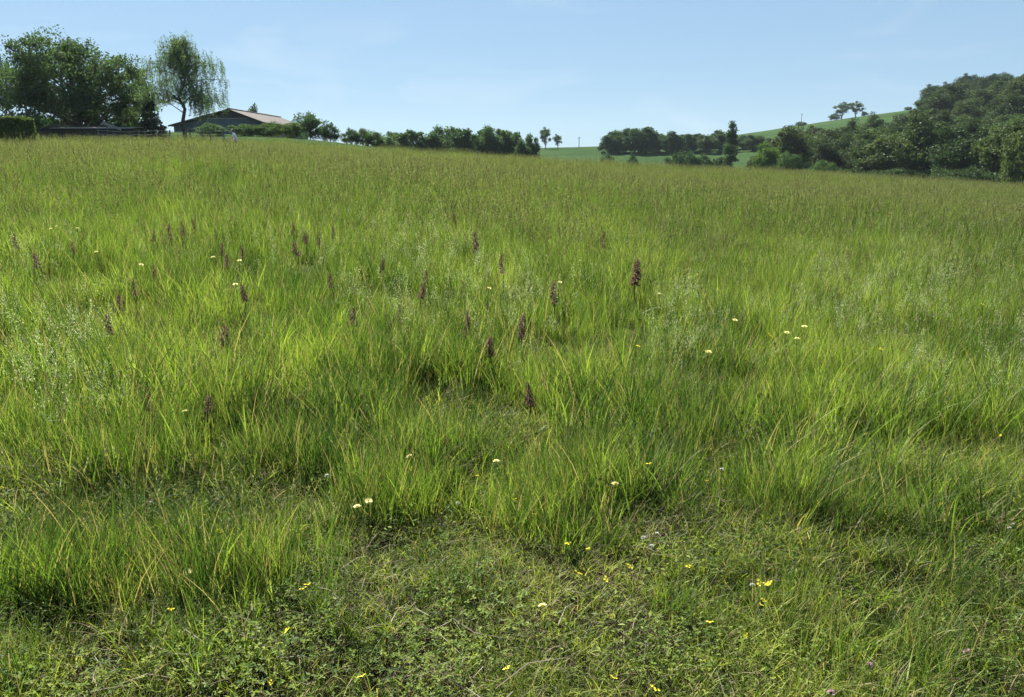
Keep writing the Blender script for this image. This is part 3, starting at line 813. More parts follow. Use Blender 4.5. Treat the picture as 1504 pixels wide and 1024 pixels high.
def make_person():
    u, D = 349.0, 60.0
    x, y = xy(u, D); g = Hs(x, y)
    r = empty('person', (x, y, g), math.radians(12))
    s = min(1.06, max(.92, (at(u, 183, D)[2] - g) / 1.70)); r.scale = (s, s, s)
    M_SKIN = solid('skin', (.52, .34, .26), .6, .08, 8); M_SHIRT = solid('pale pink white shirt', (.78, .70, .72), .85, .08, 10)
    M_JEAN = solid('dark blue trousers', (.03, .042, .07), .9, .2, 20); M_HAIR = solid('dark hair', (.02, .016, .014), .6, .3, 40); M_SHOE = solid('shoe', (.05, .05, .05), .7)
    P, Ed, Rd = [], [], []
    def j(p, rr, par=None):
        P.append(p); Rd.append(rr)
        if par is not None: Ed.append((par, len(P) - 1))
        return len(P) - 1
    pel = j((0, 0, .93), (.10, .14)); sp = j((-.04, 0, 1.12), (.09, .125), pel); ch = j((-.11, 0, 1.33), (.10, .15), sp)
    nk = j((-.16, 0, 1.47), .052, ch); h0 = j((-.20, 0, 1.555), (.085, .07), nk); h1 = j((-.215, 0, 1.64), (.09, .072), h0); j((-.215, 0, 1.70), (.05, .045), h1)
    j((-.30, 0, 1.59), .014, h0)
    legs = {}
    for sgn, kx, ax in ((1, -.09, .02), (-1, .06, .16)):
        hp = j((0, sgn * .095, .87), .088, pel); kn = j((kx, sgn * .1, .48), .06, hp); an = j((ax, sgn * .1, .09), .04, kn)
        hl = j((ax - .08, sgn * .105, .045), .038, an); j((ax - .17, sgn * .11, .035), .03, hl)
        legs[sgn] = (hp, kn, an)
        sh = j((-.12, sgn * .18, 1.385), .055, ch); el = j((-.13 + .05 * sgn, sgn * .235, 1.11), .042, sh); wr = j((-.33 + .08 * sgn, sgn * .22, .985), .028, el)
        pm = j((-.40 + .08 * sgn, sgn * .215, .955), (.036, .022), wr)
        for k in range(4):
            ff = j((-.445 + .08 * sgn, sgn * .215 + (k - 1.5) * .019, .925), .009, pm); j((-.46 + .08 * sgn, sgn * .215 + (k - 1.5) * .018, .885 + .006 * abs(k - 1.5)), .008, ff)
        th = j((-.385 + .08 * sgn, sgn * .175, .935), .010, pm); j((-.41 + .08 * sgn, sgn * .165, .905), .009, th)
    skin_obj('body', P, Ed, Rd, M_SKIN, r)
    # shirt
    A = [(0, 0, .86), (-.02, 0, .98), (-.04, 0, 1.12), (-.11, 0, 1.33), (-.15, 0, 1.44)]
    E2 = [(0, 1), (1, 2), (2, 3), (3, 4)]; R2 = [(.125, .17), (.115, .16), (.112, .15), (.122, .172), (.07, .08)]
    for sgn in (1, -1):
        A += [(-.12, sgn * .185, 1.385), (-.13 + .03 * sgn, sgn * .225, 1.2), (-.13 + .05 * sgn, sgn * .235, 1.10)]; k = len(A)
        E2 += [(3, k - 3), (k - 3, k - 2), (k - 2, k - 1)]; R2 += [.072, .064, .058]
    skin_obj('shirt', A, E2, R2, M_SHIRT, r)
    A = [(0, 0, .95), (0, 0, .88)]; E2 = [(0, 1)]; R2 = [(.112, .155), (.115, .158)]
    for sgn in (1, -1):
        for q, rr in zip(legs[sgn], (.104, .076, .06)):
            A.append(P[q]); R2.append(rr); E2.append((len(A) - 2 if rr != .104 else 1, len(A) - 1))
    skin_obj('trousers', A, E2, R2, M_JEAN, r)
    skin_obj('hair', [(-.18, 0, 1.57), (-.175, 0, 1.66), (-.205, 0, 1.715), (-.13, 0, 1.50)], [(0, 1), (1, 2), (0, 3)], [(.09, .082), (.105, .088), (.07, .065), (.05, .06)], M_HAIR, r)
    for sgn in (1, -1):
        m = MB(); m.box((-.288, sgn * .03, 1.615), (.012, .02, .012)); m.build('eye', M_HAIR, r)
        ax = P[legs[sgn][2]][0]
        m = MB(); m.tube([(ax + .04, sgn * .1, .05), (ax - .05, sgn * .103, .055), (ax - .19, sgn * .11, .035)], [.045, .05, .03], 10); m.build('shoe', M_SHOE, r)
    tag(r, 'person in a pale pinkish white top and dark trousers wading through tall grass', 'person')
make_person()

# ------------------------------------------------------------------ meadow plants: source meshes
def strip(mb, base, az, h, lean, curl, w, seg, tint, head=0.0, face=None, fold=0.0):
    s = np.linspace(0, 1, seg + 1)
    out = h * (lean * s + curl * s ** 2.2)
    z = h * (s - .42 * (lean + curl) ** 2 * s ** 2)
    d = np.array([math.cos(az), math.sin(az), 0.0])
    fa = az + math.pi / 2 if face is None else face
    b = np.array([math.cos(fa), math.sin(fa), 0.0])
    c = base + d * out[:, None] + np.array([0, 0, 1.0]) * z[:, None]
    ww = w * np.clip(1.0 - s ** 2.2, 0, 1) * np.minimum(1, .55 + s * 2.0)
    L = c[:-1] - b * ww[:-1, None] / 2; R = c[:-1] + b * ww[:-1, None] / 2
    V = np.concatenate([L, R, c[-1:]])
    n = seg
    F = [(i, n + i, n + i + 1, i + 1) for i in range(n - 1)] + [(n - 1, 2 * n - 1, 2 * n)]
    A = np.zeros((len(V), 3)); A[:n, 0] = s[:-1]; A[n:2 * n, 0] = s[:-1]; A[2 * n, 0] = 1; A[:, 1] = tint; A[:, 2] = head
    mb.add(V, F, A)
    return c, d

def tuft(name, seed, mat, n, h, w, R, per=12, sub=.05, lean=(.05, .45), curl=(.1, .6), seg=4, stalks=0, stalk_h=(.7, 1.), head=1.0, dry=.06, headw=.011, headl=(.07, .14), spik=8, stalk_w=None, dark=.0):
    """a patch of grass: n blades in small bunches inside radius R, and some flowering stalks"""
    rng = np.random.default_rng(seed); mb = MB()
    k = 0
    while k < n:
        a = rng.uniform(0, 6.283); rr = R * math.sqrt(rng.uniform())
        bc = np.array([math.cos(a) * rr, math.sin(a) * rr, -.02]); bh = rng.uniform(.6, 1.12); bt = rng.uniform(0, .45); kindb = rng.uniform()
        if kindb < .16: bt = -.25; bh *= 1.12
        elif kindb > .9: bt = .6
        baz = rng.uniform(0, 6.283)
        m = int(per * rng.uniform(.5, 1.6)) + 1
        for q in range(m):
            a = rng.uniform(0, 6.283); rs = sub * math.sqrt(rng.uniform())
            base = bc + np.array([math.cos(a) * rs, math.sin(a) * rs, 0])
            az = a + rng.normal() * .7 if rng.uniform() < .7 else baz + rng.normal() * .4
            tint = 1.0 if rng.uniform() < dry else min(.95, .12 + bt + rng.uniform(0, .32))
            strip(mb, base, az, rng.uniform(*h) * bh, rng.uniform(*lean), rng.uniform(*curl), rng.uniform(*w), seg, tint, face=az + math.pi / 2 + rng.normal() * .8)
        k += m
    for k in range(stalks):
        a = rng.uniform(0, 6.283); rr = R * math.sqrt(rng.uniform())
        base = np.array([math.cos(a) * rr, math.sin(a) * rr, -.02]); az = rng.uniform(0, 6.283)
        hh = rng.uniform(*stalk_h)
        c, d = strip(mb, base, az, hh, rng.uniform(.02, .15), rng.uniform(0, .22), stalk_w or w[0] * .7, 4, rng.uniform(.2, .7), head=.95 if rng.uniform() < dark else 0.0)
        top = c[-1]; ax = c[-1] - c[-2]; ax /= np.linalg.norm(ax)
        hl = rng.uniform(*headl)
        if head > .8:                                           # dark spindle made of a few spikelets
            hc = .6 + .4 * rng.uniform() ** 1.8
            for q in range(spik):
                p = top + ax * hl * (q / spik - .75)
                a2 = rng.uniform(0, 6.283); sd = np.array([math.cos(a2), math.sin(a2), .0])
                e = p + ax * hl * .24 + sd * headw * rng.uniform(.6, 1.5)
                sw = np.cross(ax, sd) * headw * .5
                mb.add([p, (p + e) / 2 + sw, e, (p + e) / 2 - sw], [(0, 1, 2, 3)], np.array([[.8, .5, hc]] * 4))
        else:                                                   # airy pale panicle
            for q in range(30):
                f = rng.uniform(0, 1)
                p = top + ax * hl * (f * 1.5 - 1.3)
                a2 = rng.uniform(0, 6.283); sd = np.array([math.cos(a2), math.sin(a2), rng.uniform(-.2, .6)])
                e = p + sd * hl * .42 * (1.05 - f) * rng.uniform(.4, 1.1)
                ev = unit(rng.normal(size=3)) * headw
                mb.add([e - ax * headw * .6, e + ev * .5, e + ax * headw * .6, e - ev * .5], [(0, 1, 2, 3)], np.array([[.8, .5, head]] * 4))
                bw = np.cross(e - p, ax); bw = bw / (np.linalg.norm(bw) + 1e-9) * .0011
                mb.add([p, p + bw, e], [(0, 1, 2)], np.array([[.8, .5, head]] * 3))
    return bpy.data.objects.new(name, mb.mesh(name, mat))

def herb(name, seed, n, size, hgt, rad, tri=True, mat=None, tint=(.1, .8)):
    rng = np.random.default_rng(seed); mb = MB()
    for k in range(n):
        a = rng.uniform(0, 6.283); rr = rad * math.sqrt(rng.uniform())
        z = rng.uniform(*hgt) * (1.1 - .6 * rr / rad)
        c = np.array([math.cos(a) * rr, math.sin(a) * rr, z]); tt = rng.uniform(*tint)
        if rng.uniform() < .5: strip(mb, np.array([c[0] * .7, c[1] * .7, -.01]), a, z, .25, .0, .0025, 2, tt)
        a0 = rng.uniform(0, 6.283)
        for q in range(3 if tri else 1):
            an = a0 + q * 2.094 + rng.normal() * .2; L = rng.uniform(*size); Wd = L * (.62 if tri else .4)
            d = np.array([math.cos(an), math.sin(an), rng.uniform(-.25, .45)]); b = np.array([-math.sin(an), math.cos(an), rng.normal() * .25])
            up = np.array([0, 0, Wd * .16])
            mb.add([c, c + d * L * .5 + b * Wd * .5 + up, c + d * L, c + d * L * .5 - b * Wd * .5 + up, c + d * L * .55],
                   [(0, 1, 4), (1, 2, 4), (2, 3, 4), (3, 0, 4)], np.array([[.7, tt + rng.normal() * .05, 0]] * 5))
    return bpy.data.objects.new(name, mb.mesh(name, mat or M_HERB))

def straw(name, seed, n, L, rad):
    rng = np.random.default_rng(seed); mb = MB()
    for k in range(n):
        p = np.array([*(rng.uniform(-rad, rad, 2)), rng.uniform(.004, .05)]); a = rng.uniform(0, 6.283); l = rng.uniform(*L)
        d = np.array([math.cos(a), math.sin(a), rng.uniform(-.08, .25)]); b = np.array([-math.sin(a), math.cos(a), 0]); w = rng.uniform(.0006, .0016)
        bend = np.array([0, 0, rng.uniform(-.02, .03)]) + b * rng.normal() * .03
        m = p + d * l * .5 + bend; e = p + d * l; t = rng.uniform(0, 1)
        mb.add([p - b * w, p + b * w, m + b * w, m - b * w, e + b * w * .5, e - b * w * .5], [(0, 1, 2, 3), (3, 2, 4, 5)], np.array([[1, t * .8, 0]] * 6))
    return bpy.data.objects.new(name, mb.mesh(name, M_STRAW))

JOIN = True
def scatter(name, sources, pts, label, cat=None, join=False):
    """one object: the listed sources set out on the points (x, y, z, rotation, tilt, scale, index)"""
    src = bpy.data.collections.new(name + ' sources')
    for o in sources: src.objects.link(o)
    me = bpy.data.meshes.new(name)
    n = len(pts)
    me.vertices.add(n); me.vertices.foreach_set('co', pts[:, :3].astype(np.float32).ravel())
    rot = np.zeros((n, 3), np.float32)
    ta = RNG.uniform(0, 6.283, n)
    rot[:, 0] = np.cos(ta) * pts[:, 4]; rot[:, 1] = np.sin(ta) * pts[:, 4]; rot[:, 2] = pts[:, 3]
    me.attributes.new('rot', 'FLOAT_VECTOR', 'POINT').data.foreach_set('vector', rot.ravel())
    me.attributes.new('scl', 'FLOAT', 'POINT').data.foreach_set('value', pts[:, 5].astype(np.float32))
    me.attributes.new('idx', 'INT', 'POINT').data.foreach_set('value', pts[:, 6].astype(np.int32))
    o = bpy.data.objects.new(name, me); COL.objects.link(o)
    ng = bpy.data.node_groups.new(name + ' scatter', 'GeometryNodeTree')
    ng.interface.new_socket('Geometry', in_out='INPUT', socket_type='NodeSocketGeometry')
    ng.interface.new_socket('Geometry', in_out='OUTPUT', socket_type='NodeSocketGeometry')
    gi = ng.nodes.new('NodeGroupInput'); go = ng.nodes.new('NodeGroupOutput')
    ip = ng.nodes.new('GeometryNodeInstanceOnPoints'); ci = ng.nodes.new('GeometryNodeCollectionInfo')
    ci.inputs['Collection'].default_value = src; ci.inputs['Separate Children'].default_value = True; ci.inputs['Reset Children'].default_value = True
    def na(nm, ty):
        k = ng.nodes.new('GeometryNodeInputNamedAttribute'); k.data_type = ty; k.inputs['Name'].default_value = nm; return k.outputs['Attribute']
    er = ng.nodes.new('FunctionNodeEulerToRotation')
    ng.links.new(na('rot', 'FLOAT_VECTOR'), er.inputs[0])
    ng.links.new(gi.outputs[0], ip.inputs['Points']); ng.links.new(ci.outputs[0], ip.inputs['Instance'])
    ip.inputs['Pick Instance'].default_value = True
    ng.links.new(na('idx', 'INT'), ip.inputs['Instance Index'])
    ng.links.new(er.outputs[0], ip.inputs['Rotation']); ng.links.new(na('scl', 'FLOAT'), ip.inputs['Scale'])
    if join:
        ri = ng.nodes.new('GeometryNodeRealizeInstances'); ng.links.new(ip.outputs[0], ri.inputs[0]); ng.links.new(ri.outputs[0], go.inputs[0])
    else: ng.links.new(ip.outputs[0], go.inputs[0])
    o.modifiers.new('scatter', 'NODES').node_group = ng
    tag(o, label, cat, kind='stuff')
    return o

def spread(y0, y1, dens, margin=1.6, keep=None):
    """random points between two distances inside the view (and a margin beside it)"""
    half = .84 * y1 + margin + .6
    n = int((y1 - y0) * 2 * half * dens)
    y = RNG.uniform(y0, y1, n); x = RNG.uniform(-half, half, n)
    m = np.abs(x) < .84 * y + margin + .6
    x, y = x[m], y[m]
    if keep is not None:
        m = RNG.uniform(size=len(x)) < keep(x, y); x, y = x[m], y[m]
    return x, y
def pack(x, y, scale, nsrc, tilt=.12, i0=0):
    n = len(x)
    return np.stack([x, y, H(x, y), RNG.uniform(0, 6.283, n), np.abs(RNG.normal(size=n)) * tilt, scale, RNG.integers(i0, i0 + nsrc, n)], 1)
def fbm(x, y, f, seed):
    return .6 * vnoise(x * f, y * f, seed) + .28 * vnoise(x * f * 2.3, y * f * 2.3, seed + 1) + .12 * vnoise(x * f * 5, y * f * 5, seed + 2)
def tallness(x, y):
    n = fbm(x, y, 1.1, 20) - .5
    left = np.clip((-x - .9) / 1.2, 0, 1) * .7 + np.clip((x - 1.1) / 1.6, 0, 1) * .25
    return np.clip((y - 2.55 + n * 2.4 + left) / 1.9, 0, 1)
def centre_patch(x, y):
    return np.exp(-((x + .12) / 1.0) ** 4) * np.clip((3.5 - y + (fbm(x, y, 2.0, 33) - .5)) / .5, 0, 1)
def bare(x, y):
    n = fbm(x, y, 2.6, 40)
    return np.clip((n - .66) * 8, 0, 1) * np.clip((4.3 - y) / 1.0, 0, 1)

# where the orchids stand (the grass is thinner right before them)
orchids = [  # photograph: u, top and bottom of the spike
    (29, 342, 366), (60, 370, 393), (103, 355, 368), (223, 338, 353), (250, 328, 350), (265, 325, 348), (284, 322, 336), (347, 317, 333), (326, 357, 373), (337, 373, 386),
    (430, 327, 343), (436, 353, 377), (467, 340, 360), (449, 342, 355), (489, 331, 350), (356, 360, 370), (219, 388, 406), (196, 408, 425), (175, 435, 450), (154, 463, 496),
    (324, 476, 513), (211, 572, 592), (298, 578, 592), (359, 416, 433), (489, 400, 420), (558, 380, 400), (630, 395, 416), (617, 415, 440), (514, 451, 480), (589, 449, 472),
    (704, 340, 380), (740, 371, 403), (684, 455, 494), (766, 455, 497), (812, 413, 450), (722, 494, 511), (939, 379, 426), (665, 313, 330), (891, 340, 366), (782, 562, 600)]
items = []
for (u, v0, v1) in orchids:
    best = None
    for hh in (np.linspace(.30, .42, 9) if v0 > 540 else np.linspace(.36, .6, 15)):
        gx, gy = ground_at(u, v0, hh)
        L = (v1 - v0) / 1169.0 * gy
        err = abs(L - .42 * hh)
        if best is None or err < best[0]: best = (err, gx, gy, hh, L)
    items.append((best[1], best[2], best[3], best[4], u, v0))
_OX = np.array([q[0] for q in items]); _OY = np.array([q[1] for q in items])
def clearing(x, y):
    f = np.ones(len(x))
    for ox, oy in zip(_OX, _OY):
        t = ox / oy
        m = (np.abs(x - t * y) < .19) & (y < oy + .1) & (y > oy - 1.1)
        f[m] = np.minimum(f[m], .5)
    return f

# hollows in the sward, each with a tall tussock on its sunny far side
hollows = [(530, 570, .30), (620, 590, .28), (720, 575, .30), (370, 640, .26), (1150, 575, .30), (1235, 650, .30), (1030, 560, .22), (960, 745, .16), (110, 590, .25), (880, 610, .22), (1330, 590, .28),
           (380, 880, .12), (760, 790, .12), (560, 760, .12), (140, 720, .2), (250, 650, .2), (1080, 660, .2), (1420, 660, .25), (690, 690, .15), (860, 740, .14), (1180, 770, .14), (60, 900, .15), (450, 700, .15)]
_HP = [(*ground_at(u, v, .03), r) for u, v, r in hollows]
def hollow(x, y):
    f = np.zeros(len(x))
    for hx, hy, r in _HP: f = np.maximum(f, np.exp(-(((x - hx) / (r * 1.7)) ** 2 + ((y - hy) / (r * 1.15)) ** 2) ** 2))
    return f

# short turf, herbs and litter of the foreground
S_SHORT = [tuft('turf_%02d' % i, 300 + i, M_SHORT, 640, (.05, .17), (.0022, .0048), .3, 9, .025, (.1, .6), (.1, .7), 3, dry=.14) for i in range(7)] + \
          [tuft('turf_%02d' % (7 + i), 310 + i, M_SHORT, 700, (.035, .12), (.0022, .005), .3, 9, .03, (.15, .7), (.1, .8), 3, dry=.14) for i in range(3)]
gx_, gy_ = np.meshgrid(np.arange(-6.4, 6.4, .27), np.arange(1.3, 6.0, .25))
x = gx_.ravel() + RNG.uniform(-.1, .1, gx_.size); y = gy_.ravel() + RNG.uniform(-.1, .1, gx_.size)
m = (np.abs(x) < .80 * y + 1.4) & (RNG.uniform(size=len(x)) > .6 * np.clip(hollow(x, y) * 1.2, 0, 1)); x, y = x[m], y[m]
cp_ = RNG.uniform(size=len(x)) < centre_patch(x, y)
tp_ = pack(x, y, RNG.uniform(.9, 1.3, len(x)) * (.95 + .3 * tallness(x, y)) * (1 - .1 * centre_patch(x, y)), 7, .08)
tp_[cp_, 6] = RNG.integers(7, 10, int(cp_.sum()))
xe, ye = spread(1.5, 3.7, 14, 1.0, centre_patch)
te_ = pack(xe, ye, RNG.uniform(.7, 1.1, len(xe)), 3, .1, 7)
tp_ = np.concatenate([tp_, te_])
scatter('short_turf', S_SHORT, tp_, 'short fine turf grass covering the near ground', join=JOIN)
S_HERB = [herb('herb_%02d' % i, 330 + i, 260, (.007, .016), (.015, .09), .24) for i in range(4)] + \
         [herb('herb_%02d' % (4 + i), 340 + i, 150, (.012, .028), (.02, .12), .2, False) for i in range(3)] + \
         [herb('herb_%02d' % (7 + i), 350 + i, 150, (.008, .016), (.05, .26), .13, False, tint=(.0, .35)) for i in range(2)]
x, y = spread(1.3, 5.2, 17, 1.2, lambda x, y: np.clip((fbm(x, y, 2.2, 60) - .38) * 6 + np.clip(3.1 - y, 0, 1) * .4 + centre_patch(x, y), .2, 1) * (1 - .9 * hollow(x, y)) * (1 - .5 * bare(x, y)))
scatter('low_herbs', S_HERB, pack(x, y, RNG.uniform(.6, 1.3, len(x)), 9, .2), 'small leaved clover and vetch growing low among the grass', join=JOIN)
S_STRAW = [straw('straw_%02d' % i, 370 + i, 14, (.04, .2), .15) for i in range(5)]
x, y = spread(1.3, 6.5, 20, 1.2, lambda x, y: .2 + .8 * np.maximum(bare(x, y), centre_patch(x, y)))
scatter('dry_straw', S_STRAW, pack(x, y, RNG.uniform(.6, 1.3, len(x)), 5, .25), 'dry straw and dead stems lying between the grass', join=JOIN)

# lush blades of the middle ground
S_LUSH = [tuft('lush_%02d' % i, 400 + i, M_LUSH, 215, (.18, .46), (.003, .0062), .27, 12, .06, (.02, .28), (.05, .5), 5, dry=.09) for i in range(6)] + \
         [tuft('lush_%02d' % (6 + i), 420 + i, M_LUSH, 260, (.18, .46), (.002, .004), .27, 12, .06, (.02, .24), (.03, .35), 4, 10, (.4, .62), 1.0, dry=.13, headw=.006, headl=(.05, .09), dark=.3) for i in range(4)]
x1, y1 = spread(1.35, 4.4, 13, 1.2, lambda x, y: np.clip((fbm(x, y, 2.4, 66) - .36) * 4, .05, .9) * (1 - tallness(x, y) * .6) * (1 - .6 * bare(x, y)))
m = RNG.uniform(size=len(x1)) > np.maximum(hollow(x1, y1), .75 * centre_patch(x1, y1)); x1, y1 = x1[m], y1[m]
hx, hy, hs = [], [], []
for ax_, ay_, r_ in _HP:
    for k in range(int(4 + r_ * 18)):
        hx.append(ax_ + random.gauss(0, r_ * 1.1) - .1 * r_); hy.append(ay_ + r_ * random.uniform(1.0, 1.9)); hs.append((.6 + 1.9 * r_) * random.uniform(.8, 1.15))
tus = pack(np.array(hx), np.array(hy), np.array(hs), 10, .08)
near_pts = pack(x1, y1, RNG.uniform(.38, .8, len(x1)), 10, .12)
x, y = spread(1.4, 16, 12, 1.4, lambda x, y: (1 - .95 * hollow(x, y)) * (1 - .8 * centre_patch(x, y)) * np.clip(tallness(x, y) * 1.3, .12, 1) * np.clip((fbm(x, y, 1.5, 80) - .36) * 5, .05 + .4 * np.clip((y - 5) / 3, 0, 1), 1))
scatter('lush_grass', S_LUSH, np.concatenate([near_pts, tus, pack(x, y, RNG.uniform(.65, 1.2, len(x)) * (.42 + .66 * tallness(x, y)) * (.58 + .85 * fbm(x, y, 1.1, 70)) * clearing(x, y), 10, .1)]), 'lush arching green grass blades in the middle of the meadow')

# tall flowering meadow beyond
S_TALL = [tuft('tall_%02d' % i, 450 + i, M_TALL, 270, (.26, .62), (.003, .0062), .45, 12, .07, (.02, .24), (.05, .4), 4, 22, (.55, .92), 1.0, dry=.06, stalk_w=.003, dark=.45) for i in range(7)]
S_FAR = [tuft('wide_%02d' % i, 470 + i, M_TALL, 560, (.3, .62), (.007, .014), 1.0, 12, .14, (.03, .25), (.05, .35), 3, 60, (.5, .86), 1.0, dry=.05, stalk_w=.007, dark=.55, headw=.013, headl=(.1, .18), spik=5) for i in range(5)]
fade = lambda x, y: (1 - .9 * hollow(x, y)) * np.clip((y - 4.9) / 5.0, .0, 1) * np.clip(.45 + 1.1 * fbm(x, y, .5, 90), .4, 1)
parts = []
for (a, b, d, i0, n) in ((4.4, 20, 3.6, 0, 7), (20, 38, 2.8, 0, 7), (38, 86, .65, 7, 5)):
    x, y = spread(a, b, d, 1.5, fade)
    sc = RNG.uniform(.68, 1.2, len(x)) * np.clip(.72 + (y - 6) / 30.0, .7, 1.12) * (.72 + .55 * fbm(x, y, .3, 95)) * np.where(y < 14, clearing(x, y), 1)
    parts.append(pack(x, y, sc, n, .05, i0))
scatter('tall_meadow_grass', S_TALL + S_FAR, np.concatenate(parts), 'tall flowering meadow grass with dark seed heads filling the back of the field')

# airy pale panicles in patches
S_PAN = [tuft('panicle_%02d' % i, 500 + i, M_TALL, 6, (.2, .4), (.002, .004), .12, 4, .05, (.05, .3), (.1, .4), 3, 5, (.45, .7), .5, headw=.0053, headl=(.09, .15)) for i in range(4)]
px, py = [], []
for (u, v, ru, rv, n) in [(650, 400, 60, 30, 44), (1005, 480, 16, 26, 14), (90, 500, 26, 45, 16), (1345, 350, 70, 24, 30), (1410, 430, 80, 50, 50), (780, 440, 40, 36, 10), (480, 330, 50, 20, 22),
                          (40, 330, 40, 30, 16), (1290, 420, 60, 50, 24)]:
    for k in range(n):
        gx, gy = ground_at(u + random.gauss(0, 1.35) * ru, max(214, v + random.gauss(0, 1.2) * rv), .45)
        if gy < 14: px.append(gx); py.append(gy)
ex_, ey_ = spread(6, 14, .5, 1.5)
px, py = np.concatenate([px, ex_]), np.concatenate([py, ey_])
scatter('pale_panicles', S_PAN, pack(px, py, RNG.uniform(.75, 1.2, len(px)), 4, .1), 'airy whitish grass panicles standing in loose patches')

# ------------------------------------------------------------------ orchids and other flowers
def flat_mat(name, c1, c2, trans=.3, gloss=.01):
    m, nt, nd, lk = new_mat(name)
    a = N(nd, 'ShaderNodeAttribute', attribute_name='pt'); s = N(nd, 'ShaderNodeSeparateXYZ'); lk.new(a.outputs['Vector'], s.inputs[0])
    leaf_shader(nt, mixc(nt, c1, c2, s.outputs[1]), trans, gloss, .5)
    return m
M_ORCHID = flat_mat('brown purple orchid florets', (.088, .038, .036), (.28, .155, .14), .45)
M_STEM = flat_mat('flower stems', (.05, .075, .025), (.09, .12, .035), .2)
M_CREAM = flat_mat('pale yellow rays', (.62, .58, .22), (.80, .76, .42), .35)
M_GOLD = flat_mat('deep yellow petals', (.74, .58, .03), (.85, .74, .08), .35)
M_PINK = flat_mat('pink clover florets', (.42, .20, .32), (.66, .42, .52), .3)
M_WHITE = flat_mat('white florets', (.55, .55, .5), (.8, .8, .74), .3)
def orchid_parts(seed, loose):
    rng = np.random.default_rng(seed)
    st = MB(); c = wander(rng, (0, 0, -.03), (rng.normal() * .02, rng.normal() * .02, .50), 6, .015)
    st.tube(c, np.linspace(.0045, .002, 6), 6, (0, .4, 0))
    sp = MB()
    n = 64
    for k in range(n):
        f = (k + rng.uniform(-.4, .4)) / n
        z = .30 + .215 * f
        a = k * 2.4 + rng.normal() * .3
        d = np.array([math.cos(a), math.sin(a), 0.0]); rr = (.021 - .013 * f ** 1.6) * loose
        b = np.array([-math.sin(a), math.cos(a), 0.0])
        p = np.array([np.interp(z, c[:, 2], c[:, 0]), np.interp(z, c[:, 2], c[:, 1]), z]) + d * .003
        tt = min(1, max(0, rng.normal() * .25 + .25)); A = np.array([[.5, tt, 0]] * 4)
        e = p + d * rr + np.array([0, 0, rng.uniform(-.002, .010)]); w = rr * .42
        sp.add([p, (p + e) / 2 + b * w + (0, 0, .005), e, (p + e) / 2 - b * w + (0, 0, .005)], [(0, 1, 2, 3)], A)                       # hood
        lp = e + d * .002 + np.array([0, 0, -.014 - .006 * loose]); sp.add([e, e - (0, 0, .006) + b * w * .9, lp, e - (0, 0, .006) - b * w * .9], [(0, 1, 2, 3)], A + np.array([0, .12, 0]))   # lip
        q = p - np.array([0, 0, .004]); sp.add([q, q + d * rr * .6 + b * w * .4, q + d * rr * .9 - (0, 0, .012), q + d * rr * .5 - b * w * .4], [(0, 1, 2, 3)], A * .6)                       # bract
    lv = []
    for k in range(4):
        m = MB(); az = k * 1.7 + rng.normal() * .3
        strip(m, np.array([0, 0, -.01]), az, rng.uniform(.13, .22), .35, .5, .026, 6, .3)
        lv.append(m.mesh('leaf', M_STEM))
    return st.mesh('stem', M_STEM), sp.mesh('flower_spike', M_ORCHID), lv
ORCH = [orchid_parts(600 + i, (.8, .95, 1.1, .88)[i]) for i in range(4)]
items.sort(key=lambda q: q[4])
bands = {'front': [q for q in items if q[5] >= 440], 'middle': [q for q in items if 368 <= q[5] < 440], 'back': [q for q in items if q[5] < 368]}
for bn, lst in bands.items():
    for k, (gx, gy, hh, L, u, v0) in enumerate(lst):
        st, sp, lv = ORCH[(k * 7 + len(bn)) % 4]
        r = empty('orchid', (gx, gy, Hs(gx, gy)), random.uniform(0, 6.28))
        r.rotation_euler[0] = random.gauss(0, .07); r.rotation_euler[1] = random.gauss(0, .07)
        sz = hh / .515; fat = min(1.6, max(1.1, L / .16)) * random.uniform(1.05, 1.35)
        r.scale = (fat, fat, sz)
        for nm, me in [('stem', st), ('flower_spike', sp)] + [('leaf', m) for m in lv]:
            o = bpy.data.objects.new(nm, me); COL.objects.link(o); o.parent = r
        where = {'front': 'in the front scatter', 'middle': 'in the middle scatter', 'back': 'in the back scatter'}[bn]
        tag(r, 'brown purple orchid spike, %s from the left %s above the grass' % (ORD[k], where), 'orchid', 'brown orchid spikes in the meadow')

